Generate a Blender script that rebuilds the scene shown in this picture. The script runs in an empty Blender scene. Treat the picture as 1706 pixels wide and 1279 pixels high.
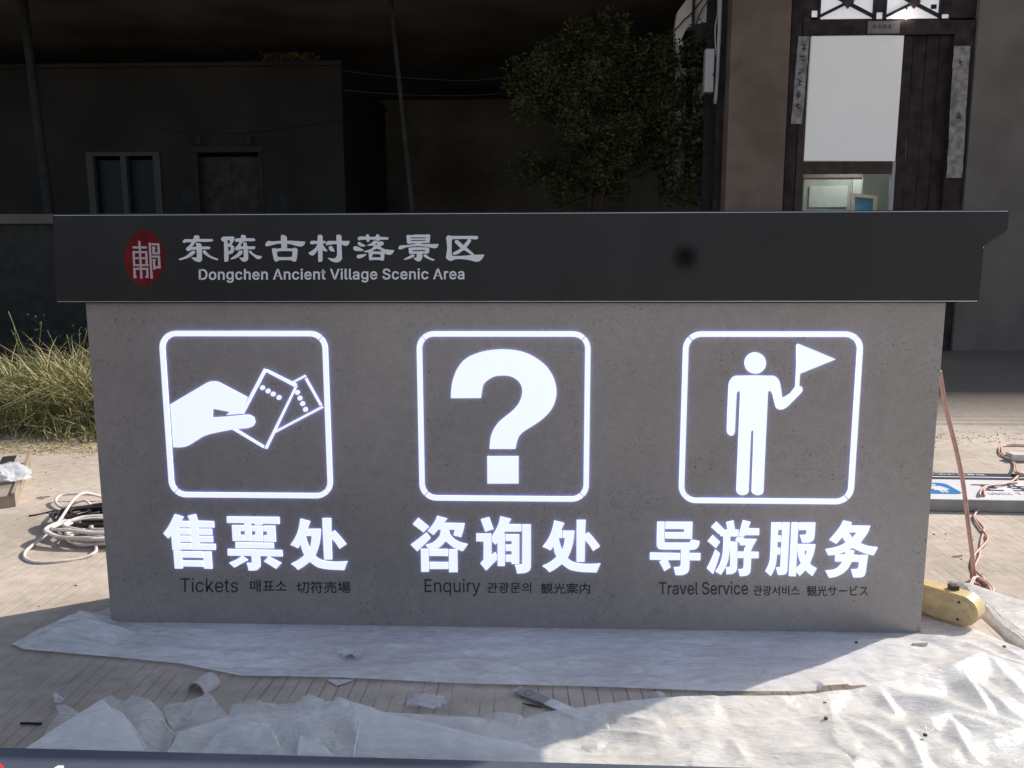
import bpy, bmesh, math, random, json
from mathutils import Vector, Matrix, Euler
from mathutils.geometry import tessellate_polygon
from mathutils import noise as mn
random.seed(7)
scene = bpy.context.scene
COL = scene.collection
R = math.radians

# ------------------------------------------------------------------ camera
F, W0, H0 = 1300.0, 1706.0, 1279.0
CAM = Vector((.122, -3.002, 1.449))
PITCH, YAW, ROLL = .1455, -.0351, -.002
fwd = Vector((math.sin(YAW)*math.cos(PITCH), math.cos(YAW)*math.cos(PITCH), -math.sin(PITCH)))
rgt = Vector((math.cos(YAW), -math.sin(YAW), 0)); upv = rgt.cross(fwd)
cr, sr = math.cos(ROLL), math.sin(ROLL)
rgt, upv = cr*rgt + sr*upv, -sr*rgt + cr*upv
cd = bpy.data.cameras.new('camera'); cam = bpy.data.objects.new('camera', cd); COL.objects.link(cam)
cd.sensor_fit = 'HORIZONTAL'; cd.sensor_width = 36; cd.lens = F/W0*36
cd.clip_start = .05; cd.clip_end = 500
m = Matrix((rgt, upv, -fwd)).transposed().to_4x4(); m.translation = CAM
cam.matrix_world = m; scene.camera = cam

# ------------------------------------------------------------------ light
SUN_EL = R(34.5); SUN_DIR = Vector((.867*math.cos(SUN_EL), .498*math.cos(SUN_EL), math.sin(SUN_EL)))
wd = bpy.data.worlds.new('World'); scene.world = wd; wd.use_nodes = True
nt = wd.node_tree; bg = nt.nodes['Background']
sky = nt.nodes.new('ShaderNodeTexSky'); sky.sky_type = 'NISHITA'; sky.sun_disc = False
sky.sun_elevation = SUN_EL; sky.sun_rotation = math.atan2(SUN_DIR.x, SUN_DIR.y); sky.dust_density = 1.2
hs_ = nt.nodes.new('ShaderNodeHueSaturation'); hs_.inputs['Saturation'].default_value = .72; nt.links.new(sky.outputs[0], hs_.inputs['Color']); nt.links.new(hs_.outputs[0], bg.inputs[0]); bg.inputs[1].default_value = .15
ld = bpy.data.lights.new('sun', 'SUN'); ld.energy = 4.9; ld.angle = R(.6); ld.color = (1, .915, .80)
so = bpy.data.objects.new('sun', ld); COL.objects.link(so)
so.rotation_euler = SUN_DIR.to_track_quat('Z', 'Y').to_euler()
scene.view_settings.view_transform = 'Standard'; scene.view_settings.look = 'None'
scene.view_settings.exposure = 0.28; scene.view_settings.gamma = 1
scene.render.engine = 'CYCLES'
scene.cycles.max_bounces = 6; scene.cycles.transparent_max_bounces = 12
scene.cycles.use_denoising = True
scene.cycles.sample_clamp_indirect = 6

# ------------------------------------------------------------------ helpers
def ray(px, py): return rgt*((px-853)/F) + upv*(-(py-639.5)/F) + fwd
def G(px, py, z=0.0):
    d = ray(px, py); p = CAM + d*((z-CAM.z)/d.z); return Vector((p.x, p.y, z))
def V(px, py, Y=0.0):
    d = ray(px, py); p = CAM + d*((Y-CAM.y)/d.y); return Vector((p.x, Y, p.z))

def mat(name, col, rough=.7, metal=0, spec=.5, var=.15, scale=8, bump=.0, bscale=60, col2=None, emit=None, es=0, coat=0):
    m = bpy.data.materials.new(name); m.use_nodes = True
    n = m.node_tree.nodes; l = m.node_tree.links; b = n['Principled BSDF']
    b.inputs['Roughness'].default_value = rough; b.inputs['Metallic'].default_value = metal
    b.inputs['Specular IOR Level'].default_value = spec
    b.inputs['Coat Weight'].default_value = coat
    tc = n.new('ShaderNodeTexCoord')
    nz = n.new('ShaderNodeTexNoise'); nz.inputs['Scale'].default_value = scale; nz.inputs['Detail'].default_value = 6
    l.new(tc.outputs['Object'], nz.inputs['Vector'])
    mx = n.new('ShaderNodeMix'); mx.data_type = 'RGBA'
    c2 = col2 or tuple(max(0, c*(1-var*1.6)) for c in col)
    mx.inputs['A'].default_value = (*c2, 1); mx.inputs['B'].default_value = (*col, 1)
    mr = n.new('ShaderNodeMapRange'); mr.inputs['From Min'].default_value = .35; mr.inputs['From Max'].default_value = .65
    l.new(nz.outputs[0], mr.inputs[0]); l.new(mr.outputs[0], mx.inputs['Factor'])
    l.new(mx.outputs['Result'], b.inputs['Base Color'])
    if bump:
        nb = n.new('ShaderNodeTexNoise'); nb.inputs['Scale'].default_value = bscale; nb.inputs['Detail'].default_value = 5
        l.new(tc.outputs['Object'], nb.inputs['Vector'])
        bp = n.new('ShaderNodeBump'); bp.inputs['Strength'].default_value = bump; bp.inputs['Distance'].default_value = .01
        l.new(nb.outputs[0], bp.inputs['Height']); l.new(bp.outputs[0], b.inputs['Normal'])
    if emit:
        b.inputs['Emission Color'].default_value = (*emit, 1); b.inputs['Emission Strength'].default_value = es
    return m

def tag(o, label=None, cat=None, group=None, kind=None):
    for k, v in (('label', label), ('category', cat), ('group', group), ('kind', kind)):
        if v: o[k] = v
    return o
def link(o, parent=None):
    COL.objects.link(o)
    if parent: o.parent = parent
    return o
def mesh_obj(name, vs, fs, m=None, parent=None, smooth=False, bevel=0):
    me = bpy.data.meshes.new(name); me.from_pydata([tuple(v) for v in vs], [], fs); me.update()
    if m: me.materials.append(m)
    if bevel:
        bm = bmesh.new(); bm.from_mesh(me)
        bmesh.ops.recalc_face_normals(bm, faces=bm.faces)
        bmesh.ops.bevel(bm, geom=[e for e in bm.edges if e.calc_face_angle(0) > .5], offset=bevel, segments=2, affect='EDGES', profile=.6)
        bm.to_mesh(me); bm.free()
    if smooth:
        for p in me.polygons: p.use_smooth = True
    return link(bpy.data.objects.new(name, me), parent)
def empty(name, loc, label=None, cat=None, group=None):
    o = bpy.data.objects.new(name, None); o.location = loc; o.empty_display_size = .1; COL.objects.link(o)
    return tag(o, label, cat, group)
def place(o, parent):
    """parent keeping world placement (parents are unrotated empties)"""
    bpy.context.view_layer.update()
    o.parent = parent; o.matrix_parent_inverse = Matrix.Translation(parent.location).inverted(); return o
def boxv(x0, x1, y0, y1, z0, z1):
    v = [(x0,y0,z0),(x1,y0,z0),(x1,y1,z0),(x0,y1,z0),(x0,y0,z1),(x1,y0,z1),(x1,y1,z1),(x0,y1,z1)]
    f = [(0,3,2,1),(4,5,6,7),(0,1,5,4),(1,2,6,5),(2,3,7,6),(3,0,4,7)]
    return v, f
def box(name, x0, x1, y0, y1, z0, z1, m, parent=None, bevel=0.0):
    if x0 > x1: x0, x1 = x1, x0
    if z0 > z1: z0, z1 = z1, z0
    if y0 > y1: y0, y1 = y1, y0
    v, f = boxv(x0, x1, y0, y1, z0, z1)
    o = mesh_obj(name, v, f, m, None, bevel=bevel)
    if parent: place(o, parent)
    return o
def smooth_loop(L, thr=50, it=2):
    """Catmull-Rom subdivision of a closed outline, corners sharper than thr degrees stay sharp"""
    L = [Vector(p) for p in L]
    for _ in range(it):
        n = len(L); sharp = []
        for i in range(n):
            a, b, c = L[i-1], L[i], L[(i+1) % n]
            u, w = b-a, c-b
            sharp.append(u.length > 0 and w.length > 0 and math.degrees(u.angle(w)) > thr)
        out = []
        for i in range(n):
            p0, p1, p2, p3 = L[i-1], L[i], L[(i+1) % n], L[(i+2) % n]
            out.append(p1)
            if sharp[i] and sharp[(i+1) % n]: continue
            t0 = (p2-p0)*.5 if not sharp[i] else (p2-p1)
            t1 = (p3-p1)*.5 if not sharp[(i+1) % n] else (p2-p1)
            ln = (p2-p1).length
            for t in (t0, t1):
                if t.length > ln*1.1: t *= ln*1.1/t.length
            out.append((p1+p2)/2 + (t0-t1)/8)
        L = out; thr = 35
    return L
def prisms(name, groups, f, m, parent, depth, order=None):
    """groups: list of [outer, hole, ...] 2D loops; f maps (x, y, depth) to 3D. One mesh."""
    vs, fs = [], []
    for gi, loops in enumerate(groups):
        e = gi*.0002 if order else 0
        l3 = [[Vector((p[0], p[1], 0)) for p in L] for L in loops]
        flat = [p for L in l3 for p in L]; n = len(flat); base = len(vs)
        for d in (depth+e, 0.0):
            for p in flat: vs.append(f(p.x, p.y, d))
        for t in tessellate_polygon(l3):
            fs.append(tuple(base+i for i in t)); fs.append(tuple(base+n+i for i in reversed(t)))
        k = 0
        for L in l3:
            c = len(L)
            for i in range(c):
                a, b = base+k+i, base+k+(i+1) % c
                fs.append((a, b, b+n, a+n))
            k += c
    o = mesh_obj(name, vs, fs, m)
    if m and m.name == 'lit_acrylic':
        o.data.materials.append(M['ledside'])
        for p in o.data.polygons:
            if len(p.vertices) == 4: p.material_index = 1
    bm = bmesh.new(); bm.from_mesh(o.data); bmesh.ops.recalc_face_normals(bm, faces=bm.faces)
    bm.to_mesh(o.data); bm.free()
    if parent: place(o, parent)
    return o
def tube(name, pts, r, m, parent=None, n=8, closed=False, it=3):
    P = [Vector(p) for p in pts]
    for _ in range(it):
        out = []; c = len(P)
        for i in range(c if closed else c-1):
            p0 = P[i-1] if (closed or i > 0) else P[0]; p1 = P[i]; p2 = P[(i+1) % c]
            p3 = P[(i+2) % c] if closed else P[min(i+2, c-1)]
            out += [p1, (p1*9+p2*9-p0-p3)/16]
        if not closed: out.append(P[-1])
        P = out
    vs, fs = [], []; c = len(P); up = None
    for i, p in enumerate(P):
        t = (P[(i+1) % c if closed else min(i+1, c-1)] - P[i-1 if (closed or i > 0) else 0])
        t = t.normalized() if t.length > 1e-9 else Vector((0, 1, 0))
        if up is None: up = Vector((0, 0, 1)) if abs(t.z) < .9 else Vector((1, 0, 0))
        s = t.cross(up).normalized(); up = s.cross(t).normalized()
        rr = r(i/(c-1)) if callable(r) else r
        for k in range(n):
            a = 2*math.pi*k/n; vs.append(p + (s*math.cos(a) + up*math.sin(a))*rr)
    for i in range(c if closed else c-1):
        j = (i+1) % c
        for k in range(n): fs.append((i*n+k, i*n+(k+1) % n, j*n+(k+1) % n, j*n+k))
    if not closed:
        fs.append(tuple(range(n-1, -1, -1))); fs.append(tuple((c-1)*n+k for k in range(n)))
    o = mesh_obj(name, vs, fs, m, smooth=True)
    if parent: place(o, parent)
    return o
def circ(cx, cy, r, n=28, ry=None): return [(cx+r*math.cos(2*math.pi*i/n), cy+(ry or r)*math.sin(2*math.pi*i/n)) for i in range(n)]

# ------------------------------------------------------------------ materials
def concrete_mat():
    m = bpy.data.materials.new('grooved_concrete'); m.use_nodes = True
    n = m.node_tree.nodes; l = m.node_tree.links; b = n['Principled BSDF']
    b.inputs['Roughness'].default_value = .85; b.inputs['Specular IOR Level'].default_value = .3
    tc = n.new('ShaderNodeTexCoord'); sp = n.new('ShaderNodeSeparateXYZ')
    def noise(s, d=6):
        z = n.new('ShaderNodeTexNoise'); z.inputs['Scale'].default_value = s; z.inputs['Detail'].default_value = d
        l.new(tc.outputs['Object'], z.inputs['Vector']); return z
    def math_(op, a, b2=None, c=None, clamp=False):
        q = n.new('ShaderNodeMath'); q.operation = op; q.use_clamp = clamp
        for i, v in enumerate((a, b2, c)):
            if v is None: continue
            if isinstance(v, (int, float)): q.inputs[i].default_value = v
            else: l.new(v, q.inputs[i])
        return q.outputs[0]
    def maprange(a, f0, f1, t0=0, t1=1):
        q = n.new('ShaderNodeMapRange'); l.new(a, q.inputs[0])
        for i, v in enumerate((f0, f1, t0, t1)): q.inputs[i+1].default_value = v
        return q.outputs[0]
    l.new(tc.outputs['Object'], sp.inputs[0])
    wob = noise(1.5, 2)
    x = math_('ADD', sp.outputs[0], math_('MULTIPLY', wob.outputs[0], .05))
    fr = math_('PINGPONG', math_('DIVIDE', x, .0505), .5)
    fr = math_('MULTIPLY', fr, 1.0)
    groove = maprange(fr, .0, .075, 1, 0)
    gn = maprange(noise(5, 6).outputs[0], .40, .58, .08, 1)
    groove = math_('MULTIPLY', groove, gn)
    groove = math_('MULTIPLY', groove, maprange(sp.outputs[1], 3.5, 3.7, 1, 0))
    n1 = noise(.9, 8); n2 = noise(14, 8); n3 = noise(160, 3)
    mx = n.new('ShaderNodeMix'); mx.data_type = 'RGBA'
    mx.inputs['A'].default_value = (.38, .325, .275, 1); mx.inputs['B'].default_value = (.53, .455, .385, 1)
    l.new(maprange(n1.outputs[0], .35, .62), mx.inputs['Factor'])
    m2 = n.new('ShaderNodeMix'); m2.data_type = 'RGBA'; m2.blend_type = 'MULTIPLY'; m2.inputs['Factor'].default_value = 1
    l.new(mx.outputs['Result'], m2.inputs['A'])
    cr2 = n.new('ShaderNodeCombineColor')
    v = math_('MULTIPLY', maprange(n2.outputs[0], .3, .7, .84, 1.1), maprange(n3.outputs[0], .25, .75, .86, 1.1))
    v = math_('MULTIPLY', v, math_('SUBTRACT', 1.0, math_('MULTIPLY', groove, math_('MULTIPLY', maprange(sp.outputs[1], -.35, .5, .5, .06), maprange(sp.outputs[0], -1.7, -1.0, .25, 1)))))
    # fine cracks
    vo = n.new('ShaderNodeTexVoronoi'); vo.feature = 'DISTANCE_TO_EDGE'; vo.inputs['Scale'].default_value = .55
    wv = n.new('ShaderNodeVectorMath'); wv.operation = 'ADD'
    l.new(tc.outputs['Object'], wv.inputs[0]); l.new(noise(2.2, 5).outputs[1], wv.inputs[1]); l.new(wv.outputs[0], vo.inputs['Vector'])
    v = math_('MULTIPLY', v, maprange(vo.outputs['Distance'], 0, .003, .88, 1))
    for i in range(3): l.new(v, cr2.inputs[i])
    l.new(cr2.outputs[0], m2.inputs['B'])
    # bare earth beyond the slab, darkened over a long blend to paint in shade
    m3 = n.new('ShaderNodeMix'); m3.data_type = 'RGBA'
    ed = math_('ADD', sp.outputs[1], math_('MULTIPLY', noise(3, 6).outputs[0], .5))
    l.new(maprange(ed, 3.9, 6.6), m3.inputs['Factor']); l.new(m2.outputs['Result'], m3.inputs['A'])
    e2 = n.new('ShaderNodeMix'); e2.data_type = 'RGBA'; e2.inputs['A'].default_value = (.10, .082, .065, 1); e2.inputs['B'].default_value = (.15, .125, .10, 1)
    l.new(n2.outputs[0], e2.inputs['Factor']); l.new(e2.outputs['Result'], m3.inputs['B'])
    l.new(m3.outputs['Result'], b.inputs['Base Color'])
    h = math_('ADD', math_('MULTIPLY', n2.outputs[0], .5), math_('MULTIPLY', n3.outputs[0], .25))
    h = math_('SUBTRACT', h, math_('MULTIPLY', groove, .9))
    bp = n.new('ShaderNodeBump'); bp.inputs['Strength'].default_value = .55; bp.inputs['Distance'].default_value = .006
    l.new(h, bp.inputs['Height']); l.new(bp.outputs[0], b.inputs['Normal'])
    return m
def stone_panel_mat():
    m = bpy.data.materials.new('speckled_stone_print'); m.use_nodes = True
    n = m.node_tree.nodes; l = m.node_tree.links; b = n['Principled BSDF']
    b.inputs['Roughness'].default_value = .36; b.inputs['Specular IOR Level'].default_value = .8
    tc = n.new('ShaderNodeTexCoord')
    def noise(s, d=6, ro=.5):
        z = n.new('ShaderNodeTexNoise'); z.inputs['Scale'].default_value = s; z.inputs['Detail'].default_value = d; z.inputs['Roughness'].default_value = ro
        l.new(tc.outputs['Object'], z.inputs['Vector']); return z.outputs[0]
    def mr(a, f0, f1, t0=0, t1=1):
        q = n.new('ShaderNodeMapRange'); l.new(a, q.inputs[0])
        for i, v in enumerate((f0, f1, t0, t1)): q.inputs[i+1].default_value = v
        return q.outputs[0]
    def mul(a, c):
        q = n.new('ShaderNodeMath'); q.operation = 'MULTIPLY'; l.new(a, q.inputs[0]); l.new(c, q.inputs[1]); return q.outputs[0]
    v = mul(mr(noise(1.6, 5), .3, .7, .86, 1.08), mul(mr(noise(22, 6, .7), .3, .7, .86, 1.08), mr(noise(120, 4, .7), .3, .7, .86, 1.12)))
    # soft dark pores, clustered, of two sizes
    cl = mr(noise(5, 4), .42, .6)
    def pores(s, d0, d1, thr0, thr1, depth):
        vo = n.new('ShaderNodeTexVoronoi'); vo.inputs['Scale'].default_value = s; l.new(tc.outputs['Object'], vo.inputs['Vector'])
        sp = n.new('ShaderNodeSeparateColor'); l.new(vo.outputs['Color'], sp.inputs[0])
        on = mr(sp.outputs[0], thr0, thr1, 0, 1)
        blob = mr(vo.outputs['Distance'], d0, d1, 1, 0)
        k = mul(mul(on, blob), cl)
        q = n.new('ShaderNodeMath'); q.operation = 'MULTIPLY_ADD'; l.new(k, q.inputs[0]); q.inputs[1].default_value = -depth; q.inputs[2].default_value = 1
        return q.outputs[0]
    v = mul(v, pores(95, .1, .42, .45, .6, .5)); v = mul(v, pores(45, .08, .3, .75, .8, .5))
    vo = n.new('ShaderNodeTexVoronoi'); vo.inputs['Scale'].default_value = 14; l.new(tc.outputs['Object'], vo.inputs['Vector'])
    sp = n.new('ShaderNodeSeparateColor'); l.new(vo.outputs['Color'], sp.inputs[0])
    k = mul(mr(sp.outputs[1], .86, .87), mr(vo.outputs['Distance'], .035, .06, 1, 0))
    q = n.new('ShaderNodeMath'); q.operation = 'MULTIPLY_ADD'; l.new(k, q.inputs[0]); q.inputs[1].default_value = -.75; q.inputs[2].default_value = 1
    v = mul(v, q.outputs[0])
    cc = n.new('ShaderNodeVectorMath'); cc.operation = 'SCALE'; cc.inputs[0].default_value = (.325, .285, .265); l.new(v, cc.inputs['Scale'])
    l.new(cc.outputs[0], b.inputs['Base Color'])
    bp = n.new('ShaderNodeBump'); bp.inputs['Strength'].default_value = .1; bp.inputs['Distance'].default_value = .002
    l.new(v, bp.inputs['Height']); l.new(bp.outputs[0], b.inputs['Normal'])
    return m
def plastic_mat(name, op=.8, tint=(.80, .80, .79), dv=.17):
    m = bpy.data.materials.new(name); m.use_nodes = True
    n = m.node_tree.nodes; l = m.node_tree.links; b = n['Principled BSDF']
    b.inputs['Base Color'].default_value = (*tint, 1); b.inputs['Roughness'].default_value = .22
    b.inputs['Specular IOR Level'].default_value = .85
    tc = n.new('ShaderNodeTexCoord'); nz = n.new('ShaderNodeTexNoise'); nz.inputs['Scale'].default_value = 26; nz.inputs['Detail'].default_value = 5; nz.inputs['Distortion'].default_value = 1.2
    mp = n.new('ShaderNodeMapping'); mp.inputs['Scale'].default_value = (.5, 1.3, 1); mp.inputs['Rotation'].default_value = (0, 0, .4)
    l.new(tc.outputs['Object'], mp.inputs[0]); l.new(mp.outputs[0], nz.inputs['Vector'])
    bp = n.new('ShaderNodeBump'); bp.inputs['Strength'].default_value = .5; bp.inputs['Distance'].default_value = .008
    hs = nz.outputs[0]
    for sc_, wt in ((7, .9), (22, .5), (60, .22)):
        vo = n.new('ShaderNodeTexVoronoi'); vo.feature = 'DISTANCE_TO_EDGE'; vo.inputs['Scale'].default_value = sc_
        va = n.new('ShaderNodeVectorMath'); va.operation = 'MULTIPLY_ADD'; l.new(nz.outputs[1], va.inputs[0]); va.inputs[1].default_value = (.06, .06, .06); l.new(mp.outputs[0], va.inputs[2]); l.new(va.outputs[0], vo.inputs['Vector'])
        ma = n.new('ShaderNodeMath'); ma.operation = 'MULTIPLY_ADD'; l.new(vo.outputs[0], ma.inputs[0]); ma.inputs[1].default_value = wt; l.new(hs, ma.inputs[2]); hs = ma.outputs[0]
    l.new(hs, bp.inputs['Height']); l.new(bp.outputs[0], b.inputs['Normal'])
    tl = n.new('ShaderNodeBsdfTranslucent'); tl.inputs[0].default_value = (*tint, 1)
    tr = n.new('ShaderNodeBsdfTransparent')
    m1 = n.new('ShaderNodeMixShader'); m1.inputs[0].default_value = .3; l.new(b.outputs[0], m1.inputs[1]); l.new(tl.outputs[0], m1.inputs[2])
    m2 = n.new('ShaderNodeMixShader')
    n2 = n.new('ShaderNodeTexNoise'); n2.inputs['Scale'].default_value = 2.2; n2.inputs['Detail'].default_value = 5; l.new(tc.outputs['Object'], n2.inputs['Vector'])
    n3 = n.new('ShaderNodeTexNoise'); n3.inputs['Scale'].default_value = 11; n3.inputs['Detail'].default_value = 7; n3.inputs['Roughness'].default_value = .7; n3.inputs['Distortion'].default_value = 2.5; l.new(mp.outputs[0], n3.inputs['Vector'])
    av = n.new('ShaderNodeMath'); av.operation = 'MULTIPLY_ADD'; l.new(n3.outputs[0], av.inputs[0]); av.inputs[1].default_value = .55
    a2 = n.new('ShaderNodeMath'); a2.operation = 'MULTIPLY'; l.new(n2.outputs[0], a2.inputs[0]); a2.inputs[1].default_value = .45; l.new(a2.outputs[0], av.inputs[2])
    mr = n.new('ShaderNodeMapRange'); mr.inputs[1].default_value = .40; mr.inputs[2].default_value = .60; mr.inputs[3].default_value = op-dv; mr.inputs[4].default_value = min(1, op+.1)
    l.new(av.outputs[0], mr.inputs[0]); l.new(mr.outputs[0], m2.inputs[0])
    l.new(tr.outputs[0], m2.inputs[1]); l.new(m1.outputs[0], m2.inputs[2])
    l.new(m2.outputs[0], n['Material Output'].inputs[0])
    return m

M = dict(
    concrete=concrete_mat(), stone=stone_panel_mat(),
    cap=mat('dark_grey_paint', (.030, .0285, .0285), .42, spec=.22, var=.12, scale=3),
    letter=mat('white_vinyl', (.78, .78, .80), .5, var=.04),
    ink=mat('black_vinyl', (.02, .02, .03), .5, var=.05),
    red=mat('dark_red_print', (.19, .010, .012), .6, spec=.15, var=.3, scale=14),
    led=mat('lit_acrylic', (.3, .3, .3), .4, var=0, emit=(.80, .865, 1.0), es=.80),
    ledside=mat('lit_acrylic_side', (.3, .3, .35), .5, var=0, emit=(.36, .40, 1.0), es=2.7),
    bone=mat('cream_plastic', (.62, .47, .24), .38, var=.12, scale=20, bump=.03),
    boned=mat('cream_plastic_base', (.60, .47, .26), .45, var=.18, scale=30),
    pink=mat('pink_cable', (.55, .32, .28), .45, var=.15, scale=30),
    white_cable=mat('white_cable', (.70, .64, .60), .45, var=.12, scale=20),
    black_cable=mat('black_cable', (.03, .028, .028), .5, var=.2),
    screw=mat('dark_screw', (.03, .03, .03), .5),
    steel=mat('steel', (.55, .56, .58), .28, metal=1, var=.1, scale=30),
    edge=mat('edge_glint', (.85, .85, .87), .35, var=.1, scale=4),  # pale colour on the cap's bevels, painted in as a sun glint
    grey=mat('grey_paint', (.33, .31, .30), .6, var=.12),
    signwhite=mat('white_sign_face', (.78, .78, .80), .3, var=.03),
    blue=mat('blue_print', (.03, .20, .52), .35, var=.04),
    navy=mat('navy_print', (.02, .025, .05), .4, var=.05),
    bluegrey=mat('blue_grey_paint', (.085, .10, .135), .35, var=.12, scale=6),
    redbright=mat('bright_red_print', (.6, .05, .03), .5, var=.05),
    wood=mat('dark_timber', (.044, .031, .030), .6, spec=.12, var=.35, scale=5, bump=.2),
    woodb=mat('brown_timber', (.075, .048, .044), .55, spec=.12, var=.25, scale=6, bump=.2),
    pier=mat('brown_plaster', (.175, .128, .102), .85, spec=.12, var=.2, scale=1.5, bump=.3, bscale=14),
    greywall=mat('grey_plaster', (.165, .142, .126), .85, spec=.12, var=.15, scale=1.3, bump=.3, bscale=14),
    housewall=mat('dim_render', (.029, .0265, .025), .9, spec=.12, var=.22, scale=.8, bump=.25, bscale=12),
    whitewall=mat('whitewash', (.78, .72, .69), .9, var=.15, scale=1.6, bump=.2, bscale=14),
    darkboards=mat('dark_boards', (.16, .14, .12), .95, spec=.1, var=.3, scale=.6),
    frame=mat('window_frame_paint', (.055, .055, .052), .6, spec=.12, var=.1),
    glass=mat('dark_glass', (.012, .014, .015), .45, spec=.15, var=.1),
    paper=mat('old_paper', (.30, .27, .25), .8, var=.35, scale=9),
    paperink=mat('faded_ink', (.05, .045, .045), .8, var=.2),
    plate=mat('pinkish_plate', (.20, .16, .15), .7, var=.2, scale=20),
    pane=mat('frosted_lit_pane', (.6, .6, .6), .5, var=.05, emit=(.86, .84, .90), es=.36),
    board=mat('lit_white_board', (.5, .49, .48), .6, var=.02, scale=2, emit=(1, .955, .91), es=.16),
    lamp=mat('lamp_glow', (1, 1, 1), .5, var=0, emit=(1, .97, .93), es=14),
    room=mat('room_paint', (.38, .42, .38), .8, var=.12, scale=3),
    roompale=mat('room_pale', (.55, .60, .55), .7, var=.06),
    ply=mat('light_ply', (.60, .50, .38), .6, var=.1),
    teal=mat('blue_picture', (.10, .28, .42), .5, var=.15),
    leaf=mat('leaf', (.050, .052, .020), .8, spec=.1, var=.4, scale=3),
    leaf2=mat('leaf_pale', (.075, .072, .030), .8, spec=.1, var=.3, scale=3),
    bark=mat('bark', (.05, .04, .03), .9, spec=.12, var=.3),
    pole=mat('weathered_pole', (.045, .043, .04), .85, spec=.12, var=.2),
    poledark=mat('dark_pole', (.03, .032, .032), .85, spec=.12, var=.2),
    pvc=mat('grey_pvc', (.33, .31, .30), .5, var=.05),
    wire=mat('wire', (.04, .04, .04), .6, spec=.12),
    grassg=mat('green_grass', (.22, .24, .085), .7, var=.35, scale=2),
    grassy=mat('dry_grass', (.50, .43, .22), .75, var=.3, scale=2),
    straw=mat('straw', (.68, .56, .36), .8, var=.25, scale=5),
    timber=mat('grey_brown_board', (.34, .28, .22), .7, var=.25, scale=6, bump=.1),
    black=mat('matt_black', (.012, .012, .012), .8),
    paperw=mat('white_scrap', (.60, .61, .63), .6, var=.1, scale=30, bump=.2, bscale=90),
    foam=mat('pale_tube', (.55, .53, .50), .55, var=.15, scale=30),
    grit=mat('grit', (.12, .10, .085), .9, var=.5, scale=40),
    plastic=plastic_mat('milky_sheet', .95, (.92, .92, .92), .30),
    plasticb=plastic_mat('clear_sheet', .88, (.87, .87, .85), .26),
    fold=plastic_mat('clear_fold', .66, (.90, .90, .90), .34), foldw=plastic_mat('white_fold', .98, (.94, .94, .94), .16), foldedge=mat('pale_fold_edge', (.82, .83, .85), .3, var=.05),
    bag=plastic_mat('plastic_bag', .75, (.78, .80, .84)),
)
# ------------------------------------------------------------------ ground
def grid(name, x0, x1, y0, y1, nx, ny, m, h=lambda x, y: 0):
    vs = [(x0+(x1-x0)*i/nx, y0+(y1-y0)*j/ny, h(x0+(x1-x0)*i/nx, y0+(y1-y0)*j/ny)) for j in range(ny+1) for i in range(nx+1)]
    fs = [(j*(nx+1)+i, j*(nx+1)+i+1, (j+1)*(nx+1)+i+1, (j+1)*(nx+1)+i) for j in range(ny) for i in range(nx)]
    return mesh_obj(name, vs, fs, m, smooth=True)
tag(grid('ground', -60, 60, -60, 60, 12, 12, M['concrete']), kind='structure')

# ------------------------------------------------------------------ main sign
PW, PZ, CZ, D = 1.65, 1.324, 1.662, .33
sign = empty('ticket_office_sign', (0, 0, 0), 'wide stone-grey sign with dark cap and three lit white pictograms, standing on plastic', 'sign')
box('panel', -PW, PW, 0, D, .004, PZ, M['stone'], sign, bevel=.0025)
CY = -.03
prof = [(-1.752, 1.325), (1.757, 1.325), (1.759, 1.525), (1.839, 1.586), (1.839, CZ), (-1.735, CZ)]
def capf(x, z, d): return Vector((x, D+.03-d, z))
cap = prisms('cap', [[prof]], capf, None, None, D+.06)
me = cap.data
bm = bmesh.new(); bm.from_mesh(me); bmesh.ops.bevel(bm, geom=[e for e in bm.edges if e.calc_face_angle(0) > .5], offset=.006, segments=3, affect='EDGES'); bm.to_mesh(me); bm.free()
me.materials.append(M['cap']); me.materials.append(M['edge'])
for p in me.polygons:
    if abs(p.normal.y+.707) < .5 and p.area < .02 and (p.normal.z > .3 or p.normal.x > .3 or p.normal.z < -.3): p.material_index = 1
place(cap, sign)
def on(Y):
    def f(px, py, d):
        p = V(px, py, Y); return Vector((p.x, Y-d, p.z))
    return f
def crop(x0, y0, s, L): return [(x0+p[0]/s, y0+p[1]/s) for p in L]
def glyph(name, x0, y0, s, polys, Y, m, depth, parent, thr=50, order=False, off=(0, 0), it=2):
    groups = []
    for g in polys:
        loops = g if isinstance(g[0][0], (list, tuple)) else [g]
        groups.append([smooth_loop([(*p, 0) for p in crop(x0, y0, s, L)], thr, it) if thr else crop(x0, y0, s, L) for L in loops])
    f0 = on(Y)
    f = (lambda a, b, d: f0(a, b, d) + Vector((off[0], 0, off[1]))) if off != (0, 0) else f0
    return prisms(name, groups, f, m, parent, depth, order=order)
S1 = 1279/120
chu = [[(275,200),(450,245),(400,378),(420,380),(430,500),(362,500),(400,620),(442,725),(465,620),(478,500),(440,500),(435,380),(635,380),(625,550),(590,720),(535,860),(600,910),(680,940),(800,960),(950,965),(1112,955),(1080,1030),(1055,1105),(900,1100),(750,1090),(600,1060),(520,1015),(445,958),(340,1040),(235,1103),(180,1045),(112,998),(240,930),(350,840),(310,760),(285,650),(235,720),(170,685),(98,658),(160,570),(220,450),(255,320)],
       [(665,190),(820,190),(822,450),(880,405),(985,520),(1090,650),(972,730),(900,620),(826,540),(838,918),(698,918),(680,560)]]
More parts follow.
